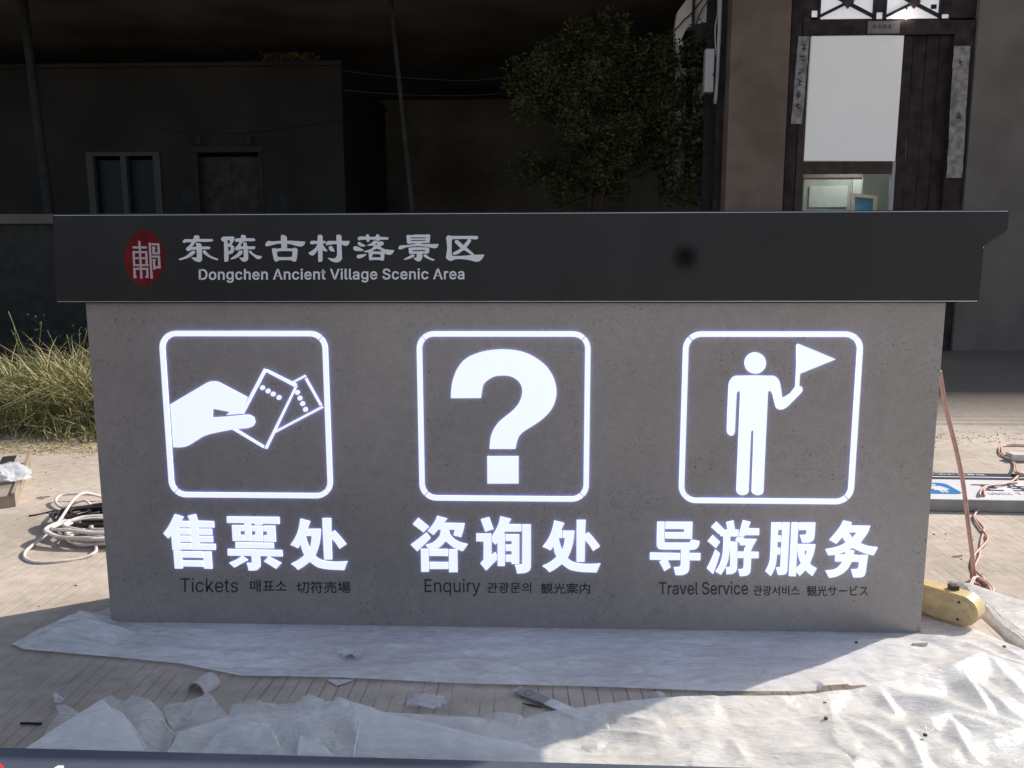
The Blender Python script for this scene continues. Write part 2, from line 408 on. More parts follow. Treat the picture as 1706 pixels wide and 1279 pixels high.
LIT = [
 ((265,845), [[(282,120),(440,168),(392,242),(545,242),(550,348),(348,348),(350,376),(552,376),(560,476),(358,476),(360,504),(564,504),(568,604),(368,604),(370,636),(572,636),(575,740),(378,740),(375,755),(248,750),(228,480),(172,545),(85,455),(170,340),(235,220)],
  [(515,148),(655,118),(690,235),(975,245),(985,352),(695,352),(697,380),(942,380),(948,482),(705,482),(708,510),(958,510),(962,610),(712,610),(714,645),(1005,648),(1010,748),(590,745),(558,250)],
  [(268,770),(405,775),(425,1078),(290,1078)],[(425,780),(780,782),(786,888),(430,882)],[(432,942),(790,946),(797,1045),(438,1038)],[(795,785),(930,785),(952,1082),(808,1078)]]),
 ((370,845), [[(90,160),(1018,170),(1025,288),(720,282),(718,305),(592,305),(588,280),(518,280),(515,305),(400,305),(398,270),(95,268)],
  [(182,315),(388,318),(392,412),(325,412),(325,488),(398,490),(402,588),(198,588)],[(405,320),(518,322),(532,592),(418,590)],
  [(535,325),(715,328),(730,598),(548,595),(545,492),(600,490),(598,415),(540,412)],[(735,325),(945,325),(960,605),(750,598),(746,498),(808,495),(805,420),(740,418)],
  [(242,618),(918,630),(925,722),(248,715)],
  [(105,738),(1070,758),(1078,865),(670,855),(682,960),(682,1050),(640,1100),(590,1112),(478,1112),(465,1040),(445,985),(538,988),(530,852),(110,848)],
  [(355,862),(465,932),(340,1000),(232,1060),(180,1020),(135,980),(250,930)],[(825,868),(1058,985),(968,1085),(860,1015),(748,950)]]),
 ((475,845), chu),
 ((680,850), [[(178,130),(370,288),(275,385),(180,310),(85,240)],[(325,390),(400,490),(290,600),(165,720),(50,605),(190,500)],
  [(515,98),(695,145),(635,220),(1005,228),(985,340),(945,470),(805,435),(830,335),(540,332),(455,432),(352,358),(430,260),(485,170)],
  [(580,348),(725,348),(745,420),(800,490),(880,545),(960,575),(1060,598),(975,718),(880,685),(780,630),(670,540),(590,625),(520,668),(362,668),(315,612),(430,575),(520,500),(565,430)],
  [(228,682),(360,682),(368,1082),(235,1082)],[(378,685),(705,685),(708,803),(380,800)],[(382,915),(712,918),(714,1032),(384,1032)],[(725,690),(872,690),(880,1088),(728,1088)]]),
 ((785,850), [[(172,158),(320,118),(395,328),(250,372)],[(90,412),(358,412),(362,795),(428,738),(455,800),(455,870),(268,1062),(165,935),(220,880),(222,545),(92,542)],
  [(515,105),(708,152),(655,245),(892,248),(892,368),(598,368),(580,415),(598,418),(598,980),(470,980),(468,562),(435,602),(375,548),(375,455),(440,340),(490,220)],
  [(612,425),(855,425),(855,945),(718,945),(716,905),(614,905),(614,790),(720,790),(720,714),(612,712),(612,608),(720,608),(720,535),(612,535)],
  [(908,250),(1060,250),(1060,1000),(1035,1060),(980,1095),(900,1108),(815,1112),(800,1040),(780,968),(850,968),(905,955)]]),
 ((1070,855), [[(265,148),(395,148),(390,490),(410,520),(845,520),(870,465),(1015,492),(1000,560),(970,610),(920,635),(832,638),(832,705),(1030,705),(1028,825),(835,825),(830,980),(800,1045),(740,1078),(680,1088),(590,1088),(560,955),(640,952),(672,940),(685,900),(690,635),(320,632),(280,615),(258,570)],
  [(415,148),(890,150),(880,445),(410,440),(410,335),(745,335),(748,270),(412,268)],[(138,695),(670,705),(668,820),(450,820),(505,945),(388,1020),(305,860),(385,818),(135,815)]]),
 ((1165,855), [[(305,145),(430,270),(420,290),(505,290),(475,155),(605,125),(632,290),(695,290),(690,402),(545,402),(545,560),(520,760),(470,930),(380,1082),(290,1030),(370,890),(415,720),(425,560),(430,402),(375,398),(370,345),(345,365),(210,240)],
  [(238,382),(365,500),(290,612),(148,490)],[(283,640),(362,705),(310,880),(240,1072),(135,975),(220,800)],
  [(555,502),(672,505),(665,960),(640,1030),(590,1062),(485,1075),(478,958),(530,955),(550,930),(555,620)],
  [(775,120),(905,150),(858,265),(1060,268),(1055,380),(800,380),(795,402),(712,400),(725,300)],
  [(680,420),(780,420),(775,450),(1015,455),(915,640),(915,680),(1050,685),(1045,788),(915,788),(905,1000),(885,1060),(830,1095),(720,1108),(690,992),(760,990),(785,970),(795,785),(685,785),(688,680),(798,680),(800,625),(850,562),(722,558),(715,520),(640,472)]]),
 ((1265,855), [[(215,160),(395,160),(388,285),(328,285),(322,392),(382,395),(375,498),(316,498),(312,608),(370,612),(362,722),(308,720),(290,880),(250,1010),(195,1105),(105,1025),(160,920),(190,800),(205,480)],
  [(415,160),(535,160),(490,1000),(470,1060),(420,1080),(330,1085),(298,960),(350,960),(375,940),(385,720)],[(575,160),(688,160),(640,1108),(525,1105),(560,480)],
  [(705,162),(990,162),(970,420),(950,470),(900,500),(850,512),(760,510),(722,382),(810,380),(838,360),(842,288),(700,288)],
  [(685,545),(818,545),(822,655),(790,658),(800,710),(818,778),(840,710),(850,660),(835,655),(838,545),(990,548),(960,700),(890,875),(940,930),(1012,970),(935,1105),(860,1050),(812,998),(710,1102),(665,1050),(660,970),(740,890),(700,780),(683,660)]]),
 ((1360,855), [[(480,125),(620,155),(598,212),(645,212),(645,330),(565,332),(645,435),(725,332),(662,330),(662,215),(948,218),(900,340),(770,518),(860,560),(960,585),(1080,598),(1050,660),(1005,738),(860,705),(740,655),(628,605),(480,680),(360,720),(210,738),(160,635),(320,605),(430,570),(525,518),(455,410),(345,535),(230,468),(330,355),(420,235)],
  [(600,650),(668,665),(650,732),(750,738),(745,852),(618,850),(560,960),(470,1050),(350,1110),(225,1138),(160,1015),(290,1000),(390,950),(475,852),(330,845),(342,732),(510,730),(525,675)],
  [(775,738),(908,740),(865,1040),(850,1090),(800,1125),(655,1128),(618,992),(700,990),(740,980),(752,940)]]),
]
LD = .0065
for (x0, y0), polys in LIT:
    glyph('lit_character', x0, y0, S1, polys, 0, M['led'], LD, sign, thr=32)
o1 = V(475+98/S1, 845+658/S1); o2 = V(895+98/S1, 850+642/S1)
glyph('lit_character', 475, 845, S1, chu, 0, M['led'], LD, sign, thr=32, off=(o2.x-o1.x, o2.z-o1.z))
# pictogram frames: rounded squares cut at their corners
def frame(px):
    (lt, lb, rt, rb, t, b) = px
    a, b_, c, d = V(lt, t), V(lb, b), V(rt, t), V(rb, b)
    x0, x1, z1, z0 = (a.x+b_.x)/2, (c.x+d.x)/2, (a.z+c.z)/2, (b_.z+d.z)/2
    r, w, g = .068, .0205, .0022
    def rr(o, k=10):   # quarter outline points per corner starting mid gap
        cs = [(x1-r, z1-r, 0), (x0+r, z1-r, 90), (x0+r, z0+r, 180), (x1-r, z0+r, 270)]
        return [[(cx+(r-o)*math.cos(R(a0+q*90/k)), cz+(r-o)*math.sin(R(a0+q*90/k))) for q in range(k+1)] for cx, cz, a0 in cs]
    O, I = rr(0), rr(w)
    groups = []
    for s in range(4):
        n = (s+1) % 4
        oo = O[s][5:] + O[n][:6]; ii = I[s][5:] + I[n][:6]
        # shorten both ends by half the cut
        def trim(L):
            L = [Vector(p) for p in L]
            L[0] = L[0] + (L[1]-L[0]).normalized()*g; L[-1] = L[-1] + (L[-2]-L[-1]).normalized()*g; return L
        oo, ii = trim(oo), trim(ii)
        groups.append([[tuple(p) for p in oo] + [tuple(p) for p in reversed(ii)]])
    prisms('pictogram_frame', groups, lambda x, z, d: Vector((x, -d, z)), M['led'], sign, LD)
frame((265.6, 283.4, 545.2, 555.8, 551, 828.5)); frame((694.5, 699, 983.2, 981.5, 551.5, 834)); frame((1138, 1130.8, 1437.3, 1421.6, 551.8, 838.2))
S2 = 1359/340
dots = [circ(x, y, 15, 16) for x, y in ((790,462),(827,484),(861,504),(900,527),(1022,493),(1039,531),(1057,568),(1076,606))]
glyph('pictogram_hand', 240, 530, S2, [[(178,572),(410,435),(440,422),(480,420),(510,430),(690,525),(642,635),(550,642),(575,622),(460,600),(458,660),(540,655),(640,646),(700,642),(735,660),(742,690),(728,715),(690,730),(600,738),(440,770),(380,795),(300,845),(250,857),(198,857)]], 0, M['led'], LD, sign, thr=40)
glyph('pictogram_tickets', 240, 530, S2, [[(800,335),(820,342),(665,636),(645,632)],[(823,340),(1020,438),(1003,455),(815,356)],[(1005,456),(1023,447),(822,868),(804,864)],[(595,742),(625,740),(801,848),(796,862)],
  [(985,422),(1072,376),(1082,388),(998,430)],[(1072,402),(1085,396),(1187,578),(1172,580)],[(1183,584),(1195,595),(872,765),(878,745)]] + dots, 0, M['led'], LD, sign, thr=0)
glyph('pictogram_question_mark', 670, 530, S2, [[(325,530),(332,440),(360,350),(410,280),(480,240),(570,215),(680,207),(790,220),(880,258),(960,320),(1010,400),(1028,490),(1010,575),(965,640),(900,695),(820,745),(775,790),(755,868),(582,868),(590,790),(615,730),(655,680),(730,620),(780,560),(800,490),(790,440),(760,405),(720,385),(675,380),(620,385),(575,408),(540,445),(525,530)],
  [(567,918),(775,918),(775,1098),(568,1098)]], 0, M['led'], LD, sign, thr=50)
glyph('pictogram_guide', 1110, 530, S2, [circ(591, 297, 71, 40), [(460,383),(715,383),(740,400),(755,430),(770,525),(785,525),(858,457),(865,180),(880,170),(1125,272),(888,368),(882,450),(900,455),(905,475),(895,495),(800,590),(770,605),(745,605),(728,590),(705,500),(690,480),(675,490),(645,1150),(635,1168),(605,1176),(575,1165),(568,1145),(582,755),(572,742),(562,755),(547,1140),(538,1165),(505,1176),(475,1165),(466,1140),(492,495),(480,483),(467,495),(455,750),(445,775),(428,780),(410,770),(403,745),(415,440),(430,405)]], 0, M['led'], LD, sign, thr=60, it=1)
# title in brush script on the cap
S3 = 1279/80
TITLE = [
 (290, [[(550,280),(600,270),(655,275),(675,300),(680,365),(1010,370),(1040,385),(1040,410),(1020,430),(850,445),(680,440),(610,440),(550,490),(480,580),(560,575),(605,570),(595,490),(640,470),(700,485),(735,520),(738,570),(930,570),(965,590),(965,620),(940,638),(742,640),(750,900),(735,945),(700,975),(640,975),(560,945),(500,895),(465,850),(600,860),(612,850),(608,655),(470,655),(420,680),(380,690),(345,670),(325,630),(345,595),(420,530),(470,450),(330,455),(280,472),(245,455),(240,430),(270,390),(305,370),(480,375),(525,350)],
   [(520,675),(560,690),(570,720),(545,760),(470,820),(370,875),(270,905),(170,932),(135,910),(150,885),(240,860),(350,800),(440,720),(480,685)],[(815,665),(850,685),(890,740),(960,800),(1060,850),(1160,890),(1182,910),(1160,930),(1060,905),(930,850),(830,780),(775,730),(770,690)]]),
 (362, [[[(120,340),(170,305),(240,305),(400,300),(450,315),(465,350),(440,420),(380,525),(430,550),(460,610),(450,690),(410,745),(350,770),(305,775),(300,930),(285,960),(225,975),(195,950),(185,430),(145,430),(112,390)],[(278,395),(320,396),(350,440),(320,490),(280,498)],[(290,570),(340,575),(368,610),(350,670),(300,690)]],
   [(640,275),(685,255),(740,270),(765,300),(765,350),(980,350),(1020,405),(960,425),(720,428),(670,470),(620,560),(705,560),(695,480),(735,448),(785,480),(810,560),(990,560),(1015,600),(990,635),(820,640),(825,900),(790,950),(730,972),(660,945),(580,855),(680,865),(710,850),(705,640),(620,640),(545,670),(500,665),(480,620),(510,570),(560,520),(600,440),(520,445),(470,420),(490,370),(530,350),(635,350)],
   [(600,675),(655,670),(678,720),(655,770),(570,840),(470,890),(370,912),(355,890),(440,830),(530,760),(575,700)],[(850,680),(900,680),(950,740),(1060,800),(1185,820),(1170,880),(1110,905),(1050,890),(980,830),(860,730)]]),
 (434, [[[(550,270),(585,260),(650,270),(705,325),(705,410),(850,415),(1195,435),(1170,510),(1115,560),(1050,565),(960,550),(800,505),(710,500),(710,615),(850,620),(910,600),(960,615),(990,655),(970,880),(950,950),(900,970),(850,950),(800,930),(520,930),(440,965),(390,955),(360,900),(310,650),(340,615),(390,610),(430,625),(560,610),(560,490),(430,500),(300,535),(165,562),(132,520),(160,460),(220,415),(300,430),(550,415)],[(440,705),(560,690),(820,690),(855,710),(850,820),(820,845),(480,845),(450,800)]]]),
 (508, [[(350,275),(400,252),(460,270),(475,310),(475,415),(553,420),(553,480),(475,490),(510,560),(595,670),(590,700),(540,695),(470,660),(470,930),(440,970),(380,978),(360,940),(355,650),(280,750),(230,800),(160,795),(105,750),(115,725),(220,660),(300,580),(345,490),(170,510),(140,470),(165,425),(220,415),(340,420)],
   [(845,270),(900,250),(970,275),(980,320),(980,415),(1195,420),(1165,510),(1100,548),(1050,540),(975,515),(990,880),(960,940),(890,985),(800,985),(700,950),(605,865),(760,885),(810,875),(850,820),(860,780),(858,500),(750,505),(580,535),(560,490),(600,430),(640,418),(845,420)],[(640,570),(700,550),(735,575),(800,695),(750,702),(680,680),(645,630)]]),
 (582, [[(225,350),(270,305),(330,300),(445,305),(450,260),(485,240),(520,255),(540,305),(700,305),(720,260),(755,242),(800,265),(815,310),(1030,320),(1042,350),(1020,385),(820,385),(800,408),(760,414),(720,400),(700,385),(540,385),(530,430),(500,450),(470,430),(450,385),(330,390),(245,405)],
   [(230,460),(270,448),(330,480),(440,545),(420,560),(340,568),(270,545),(230,500)],[(110,580),(160,560),(250,580),(385,660),(370,685),(180,685),(120,650)],[(200,820),(240,785),(460,765),(430,810),(350,860),(270,885),(215,870)],
   [[(680,404),(770,438),(870,430),(925,480),(900,525),(820,560),(870,600),(960,640),(1195,665),(1170,730),(1100,785),(1020,785),(940,755),(920,930),(880,945),(800,925),(620,925),(550,940),(530,900),(515,720),(430,720),(392,700),(430,680),(560,640),(655,575),(620,545),(490,545),(482,525),(580,480)],[(690,500),(745,485),(745,515),(700,530)],[(600,690),(740,625),(870,690),(860,700)],[(615,800),(650,770),(810,775),(840,800),(835,855),(612,855)]]]),
 (656, [[[(345,275),(390,255),(450,265),(600,250),(870,250),(920,240),(970,265),(970,320),(955,470),(740,475),(740,500),(1200,500),(1170,580),(1110,612),(1050,612),(900,575),(700,560),(560,560),(400,575),(280,610),(180,645),(130,625),(130,590),(175,540),(340,530),(580,500),(580,480),(440,490),(390,495),(355,460)],[(455,325),(850,325),(850,350),(455,350)],[(455,395),(850,392),(850,415),(460,420)]],
   [[(395,605),(430,595),(620,585),(900,592),(945,610),(945,720),(925,750),(765,755),(760,870),(730,930),(680,960),(620,955),(560,910),(530,865),(610,865),(620,760),(430,768),(410,740)],[(510,665),(835,660),(835,690),(515,697)]],
   [(500,780),(550,790),(555,825),(520,850),(400,900),(270,925),(275,905),(400,830)],[(800,785),(850,770),(890,800),(960,860),(1090,910),(1075,940),(1010,935),(880,880),(800,825)]]),
 (734, [[(150,330),(190,280),(240,270),(280,285),(920,285),(985,295),(1005,325),(985,360),(950,378),(850,372),(700,365),(340,370),(310,385),(298,420),(298,780),(330,815),(600,815),(850,790),(1150,782),(1165,800),(1120,880),(1050,950),(980,970),(900,965),(800,935),(650,910),(500,900),(380,910),(290,950),(230,940),(160,890),(148,830),(175,650),(170,500)],
   [(400,400),(450,395),(490,420),(605,530),(680,450),(730,380),(780,372),(810,400),(805,440),(690,590),(760,650),(890,765),(880,790),(840,795),(790,770),(625,665),(500,745),(400,785),(340,780),(318,755),(350,720),(450,670),(535,615),(400,480),(378,440)]]),
]
for x0, polys in TITLE: glyph('title_character', x0, 375, S3, polys, CY, M['letter'], .003, sign, thr=75)
# oval seal
prisms('seal', [[circ(241, 430, 33, 40, 46)]], on(CY), M['red'], sign, .0015)
SL = 959/90
seal = [[(328,332),(365,332),(405,1000),(365,1000)],[(225,428),(480,428),(480,468),(228,468)],[(225,512),(262,512),(275,780),(240,780)],[(225,512),(487,512),(487,550),(228,550)],[(450,512),(487,512),(503,778),(462,778)],[(262,622),(460,622),(460,655),(262,655)],[(240,745),(518,745),(518,780),(240,780)],
 [(240,808),(505,808),(507,845),(243,845)],[(240,808),(280,808),(290,945),(300,960),(298,990),(250,992)],[(470,808),(507,808),(512,990),(460,990),(458,958),(478,945)],[(515,365),(552,365),(588,1000),(550,1000)],
 [(562,372),(705,375),(706,412),(566,410)],[(668,375),(705,375),(715,570),(678,570)],[(590,535),(715,535),(715,572),(590,570)],[(578,430),(615,430),(640,450),(640,475),(622,480),(630,535),(630,570),(588,570)],
 [(575,592),(716,592),(718,630),(577,628)],[(680,592),(716,592),(728,820),(692,820)],[(600,780),(728,785),(728,820),(640,822)],[(590,652),(640,655),(642,685),(628,692),(636,780),(636,840),(603,840)]]
so_ = glyph('seal_emblem', 200, 370, SL, seal, CY, mat('pink_print', (.50, .40, .42), .6, var=.05), .0022, sign, thr=0, order=True)
# small round dark spot on the cap, fading outward
def soft_spot():
    m = bpy.data.materials.new('dark_soft_spot'); m.use_nodes = True; n = m.node_tree.nodes; l = m.node_tree.links
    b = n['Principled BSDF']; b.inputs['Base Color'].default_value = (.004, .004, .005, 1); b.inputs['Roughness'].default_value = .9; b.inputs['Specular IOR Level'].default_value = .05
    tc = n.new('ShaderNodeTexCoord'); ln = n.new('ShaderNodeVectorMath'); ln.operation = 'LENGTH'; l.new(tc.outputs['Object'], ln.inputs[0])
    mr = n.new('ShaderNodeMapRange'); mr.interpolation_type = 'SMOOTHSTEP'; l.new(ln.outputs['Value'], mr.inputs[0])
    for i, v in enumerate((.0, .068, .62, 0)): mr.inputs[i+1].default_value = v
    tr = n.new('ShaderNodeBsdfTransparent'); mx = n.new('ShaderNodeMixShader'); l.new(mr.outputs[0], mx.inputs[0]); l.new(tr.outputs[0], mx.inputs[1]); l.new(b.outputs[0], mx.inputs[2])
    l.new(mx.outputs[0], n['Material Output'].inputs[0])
    c = V(1142, 428, CY); o = mesh_obj('soft_spot', [(p[0], 0, p[1]) for p in circ(0, 0, .065, 24)], [tuple(range(24))], m)
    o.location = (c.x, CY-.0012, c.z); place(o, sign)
soft_spot()
# Latin glyph outlines (plain grotesque), advance and closed loops in font units
GL = json.loads('''{"A":[480,[[16,0,201,509,276,509,463,0,395,0,287,302,264,372,232,478,245,478,213,371,191,302,85,0],[110,142,110,199,370,199,370,142]]],"D":[502,[[219,0,96,0,96,57,215,57,254,60,288,68,318,81,343,99,363,122,379,149,390,181,397,216,399,255,397,294,390,329,379,361,364,388,344,410,320,428,291,441,258,449,221,452,93,452,93,509,225,509,273,505,315,495,353,478,385,455,412,426,433,391,449,351,458,306,462,255,458,205,449,159,433,119,411,83,384,54,351,31,312,14,268,3],[125,509,125,0,60,0,60,509]]],"E":[419,[[60,0,60,509,372,509,372,452,125,452,125,286,355,286,355,229,125,229,125,57,375,57,375,0]]],"P":[445,[[60,0,60,509,235,509,272,506,305,499,332,487,356,471,375,452,390,430,400,404,407,377,409,348,407,318,400,291,390,265,375,243,356,223,332,207,305,195,272,188,235,186,109,186,109,242,233,242,257,244,279,248,297,256,333,294,344,348,333,402,297,439,279,446,257,451,232,452,125,452,125,0]]],"S":[447,[[224,-9,188,-7,156,-1,128,9,102,23,81,40,64,60,51,83,42,109,38,137,104,137,123,88,166,59,224,49,286,60,329,92,346,139,332,179,296,205,245,222,184,239,145,253,112,269,86,289,67,313,56,341,52,372,54,400,62,425,75,448,92,468,113,484,138,498,165,508,195,514,227,516,259,514,289,508,316,498,340,484,360,468,377,449,390,427,398,403,401,378,337,378,332,402,320,421,302,437,280,449,254,456,225,459,167,448,129,418,115,376,131,334,169,308,212,293,264,279,312,264,359,238,395,198,402,180,407,161,408,139,406,112,399,87,386,64,370,43,349,25,323,11,294,0,261,-7]]],"T":[449,[[32,452,32,509,417,509,417,452,257,452,257,0,193,0,193,452]]],"V":[480,[[204,0,16,509,84,509,192,206,215,137,248,31,235,31,267,138,290,206,395,509,463,509,278,0]]],"a":[389,[[160,-9,137,-7,115,-3,94,5,76,15,60,29,48,45,38,63,32,84,30,108,43,161,78,193,125,211,178,220,234,227,265,235,276,255,276,257,267,297,240,322,196,331,149,322,118,301,100,274,41,291,51,313,64,331,79,346,133,375,194,384,239,379,286,360,322,320,330,301,335,278,337,251,337,0,277,0,277,52,272,52,252,25,215,1],[170,45,192,47,211,51,228,59,263,93,276,138,276,190,259,182,231,176,200,171,175,168,134,159,103,139,92,105,102,72,130,52]]],"b":[424,[[229,-8,172,4,138,31,118,59,112,59,112,0,53,0,53,509,114,509,114,319,118,319,137,346,171,373,229,384,259,382,287,374,313,361,335,342,354,320,370,293,381,261,388,227,390,189,388,151,381,116,370,84,355,57,336,34,313,16,288,3,260,-6],[220,47,242,49,262,55,279,66,294,80,306,97,316,117,323,139,327,163,328,189,327,215,323,239,316,261,307,281,295,298,280,311,262,322,243,328,220,330,198,328,178,322,161,312,147,299,134,282,125,263,118,241,114,216,113,189,114,162,118,138,125,115,135,95,147,78,162,65,179,55,198,49]]],"c":[396,[[207,-8,174,-5,144,3,117,16,93,35,72,58,56,85,44,116,37,150,34,187,37,225,44,260,56,291,72,318,93,341,117,360,144,374,174,382,207,384,260,377,305,356,340,322,362,277,303,262,290,289,270,311,242,325,207,330,184,328,163,321,145,310,130,296,118,278,108,258,102,236,98,212,96,187,98,163,102,139,108,117,118,97,130,80,145,66,163,55,184,49,207,46,243,52,271,66,292,89,304,117,363,102,341,56,306,21,261,-1]]],"e":[404,[[212,-8,177,-5,145,3,117,16,92,35,72,58,56,85,44,116,37,150,34,187,36,224,44,258,55,290,71,317,91,340,115,359,142,373,172,382,205,384,266,374,319,341,334,324,347,305,357,282,365,256,370,227,371,194,371,169,75,169,75,221,338,221,310,202,298,269,288,286,277,301,263,314,246,323,227,328,205,330,183,328,164,323,146,313,109,270,96,211,96,178,98,151,102,127,110,106,121,88,135,73,151,61,169,53,190,48,212,46,254,53,285,73,306,105,365,91,335,39,283,4,261,-3,237,-7]]],"g":[425,[[207,-151,180,-149,156,-146,134,-140,82,-110,51,-69,101,-41,122,-66,154,-88,207,-97,236,-95,261,-87,282,-75,298,-58,308,-34,311,-6,311,68,306,68,287,41,252,16,195,5,165,7,138,14,113,27,90,43,71,65,55,90,43,120,36,154,34,191,36,229,43,263,55,293,71,320,90,342,112,361,138,374,166,382,196,384,253,373,288,346,308,319,313,319,313,379,372,379,372,-9,370,-40,363,-67,350,-90,334,-109,314,-124,291,-136,265,-144,237,-149],[205,59,227,61,246,66,264,75,278,87,290,103,300,121,307,142,311,166,312,193,311,219,307,242,300,264,291,283,279,299,264,312,247,322,227,328,205,330,182,328,163,322,145,312,130,298,118,282,109,262,102,241,98,218,96,193,98,167,102,144,109,123,118,104,131,88,145,76,163,66,183,61]]],"h":[410,[[114,227,114,0,53,0,53,509,114,509,114,287,102,287,116,319,132,344,152,362,175,374,200,382,227,384,252,383,275,377,295,369,313,356,328,340,341,321,350,298,355,271,357,240,357,0,296,0,296,235,293,263,286,286,273,304,256,318,235,326,210,329,161,317,126,283]]],"i":[167,[[53,0,53,379,114,379,114,0],[84,443,54,455,41,483,54,512,84,524,114,512,126,483,114,455]]],"k":[381,[[110,137,110,212,121,212,284,379,360,379,184,199,177,199],[53,0,53,509,114,509,114,0],[294,0,148,186,191,229,372,0]]],"l":[189,[[139,-2,112,0,91,8,74,20,62,37,55,59,53,84,53,509,114,509,114,99,120,62,146,52,160,53,170,54,181,3,162,-1]]],"n":[410,[[114,227,114,0,53,0,53,379,112,379,112,287,102,287,116,319,132,344,152,362,175,374,200,382,227,384,252,383,275,377,295,369,313,356,328,340,341,321,350,298,355,271,357,240,357,0,296,0,296,235,293,263,286,286,273,304,256,318,235,326,210,329,161,317,126,283]]],"o":[415,[[207,-8,174,-5,144,3,117,16,93,35,72,58,56,85,44,116,37,150,34,187,37,225,44,260,56,291,72,318,93,341,117,360,144,374,174,382,207,384,241,382,271,374,299,360,323,341,343,318,359,291,371,260,379,225,381,187,379,150,371,116,359,85,343,58,323,35,299,16,271,3,241,-5],[207,46,231,49,252,55,270,66,285,80,298,97,307,117,314,139,318,163,319,187,318,212,314,236,307,258,298,278,285,296,270,310,252,321,231,328,207,330,184,328,163,321,145,310,130,296,118,278,108,258,102,236,98,212,96,187,98,163,102,139,108,117,118,97,130,80,145,66,163,55,184,49]]],"q":[424,[[372,-143,311,-143,311,59,306,59,287,31,252,4,195,-8,165,-6,137,3,111,16,89,34,70,57,55,84,43,116,36,151,34,189,36,227,43,261,55,293,70,320,89,342,112,361,137,374,165,382,196,384,253,373,287,346,307,319,313,319,313,379,372,379],[205,47,226,49,246,55,263,65,278,78,290,95,299,115,306,138,310,162,312,189,310,216,306,241,300,263,290,282,278,299,263,312,246,322,227,328,205,330,182,328,162,322,145,311,130,298,118,281,108,261,102,239,98,215,96,189,98,163,102,139,109,117,118,97,130,80,145,66,162,55,182,49]]],"r":[259,[[53,0,53,379,112,379,112,321,115,321,124,339,137,354,152,367,171,377,191,383,213,385,229,384,243,384,243,322,230,324,207,326,159,315,126,284,114,237,114,0]]],"s":[365,[[182,-8,157,-7,133,-3,112,3,93,12,76,24,62,38,50,54,41,73,36,94,94,107,101,87,111,72,124,60,141,52,160,47,181,45,206,47,227,53,244,62,258,74,265,88,268,103,254,136,212,155,149,170,118,180,92,192,72,208,58,227,50,249,47,274,49,295,55,314,65,332,79,347,95,360,115,370,137,378,161,383,187,384,212,383,234,379,254,372,299,339,324,290,268,277,243,316,228,325,210,331,187,333,166,331,147,326,131,317,119,305,111,292,109,277,124,243,172,223,229,209,261,200,287,187,306,171,320,153,328,131,331,107,329,85,323,65,312,47,298,31,281,18,260,6,236,-2,210,-7]]],"t":[227,[[204,379,204,327,6,327,6,379],[65,471,126,471,126,98,136,61,170,50,185,51,202,54,213,2,192,-3,168,-4,138,-1,113,7,92,21,77,41,68,64,65,93]]],"u":[410,[[182,-5,158,-3,135,2,115,11,97,23,82,39,69,59,60,82,54,109,53,139,53,379,114,379,114,144,116,117,124,94,137,75,154,61,175,53,200,50,249,62,283,97,296,153,296,379,357,379,357,0,298,0,298,92,307,92,294,60,277,35,257,17,234,5,209,-3]]],"v":[389,[[163,0,17,379,84,379,165,155,187,87,206,21,184,21,203,87,224,155,305,379,371,379,226,0]]],"y":[389,[[47,-139,61,-86,71,-87,104,-89,130,-74,151,-36,163,-1,17,379,84,379,165,155,187,87,206,21,184,21,202,87,224,155,305,379,371,379,204,-58,177,-107,139,-136,91,-145,65,-143]]]}''')
CAPH = None
def latin_groups(text, track=0, thin=0):
    x = 0; out = []
    for ch in text:
        if ch == ' ': x += 170+track; continue
        adv, loops = GL[ch]
        L = []
        for f in loops:
            pts = [(x+f[i], f[i+1]) for i in range(0, len(f), 2)]
            L.append(pts)
        # group by containment: largest loop first, loops inside it are holes
        def area(q): return abs(sum(q[i-1][0]*q[i][1]-q[i][0]*q[i-1][1] for i in range(len(q))))/2
        L.sort(key=area, reverse=True)
        def inside(pt, q):
            c = False
            for i in range(len(q)):
                (x1, y1), (x2, y2) = q[i-1], q[i]
                if (y1 > pt[1]) != (y2 > pt[1]) and pt[0] < (x2-x1)*(pt[1]-y1)/(y2-y1)+x1: c = not c
            return c
        gs = []
        for q in L:
            for g in gs:
                if inside(q[0], g[0]): g.append(q); break
            else: gs.append([q])
        out += gs; x += adv+track
    return out, x-track
def offset_loop(q, d):
    n = len(q); out = []
    A = sum(q[i-1][0]*q[i][1]-q[i][0]*q[i-1][1] for i in range(n))
    s = 1 if A > 0 else -1
    for i in range(n):
        a, b, c = Vector(q[i-1]), Vector(q[i]), Vector(q[(i+1) % n])
        u, w = (b-a), (c-b)
        if u.length < 1e-6 or w.length < 1e-6: out.append(q[i]); continue
        u.normalize(); w.normalize()
        nn = Vector((u.y+w.y, -(u.x+w.x)))*s
        k = nn.length_squared
        if k < .3: nn = nn.normalized()*1.2
        else: nn = nn*2/k
        out.append((b.x+nn.x*d, b.y+nn.y*d))
    return out
def latin(name, text, px, Y, m, parent, bold=0, track=0, depth=.0012, plane=None):
    """px = (x0, x1, baseline y left, baseline y right, cap height px)"""
    gs, w = latin_groups(text, track)
    x0, x1, yb0, yb1, ch = px; H = 364.0*1.0
    if bold:
        gs = [[offset_loop(g[0], bold)] + [offset_loop(h, -bold) for h in g[1:]] for g in gs]
    f0 = plane or on(Y)
    def f(x, y, d):
        t = x/w; return f0(x0+(x1-x0)*t, yb0+(yb1-yb0)*t - y/CH*ch, d)
    if name == 'title_lettering':
        for g in gs: prisms('title_letter', [g], f, m, parent, depth)
        return
    return tag(prisms(name, gs, f, m, parent, depth), kind='stuff')
CH = max(p for p in GL['T'][1][0][1::2])
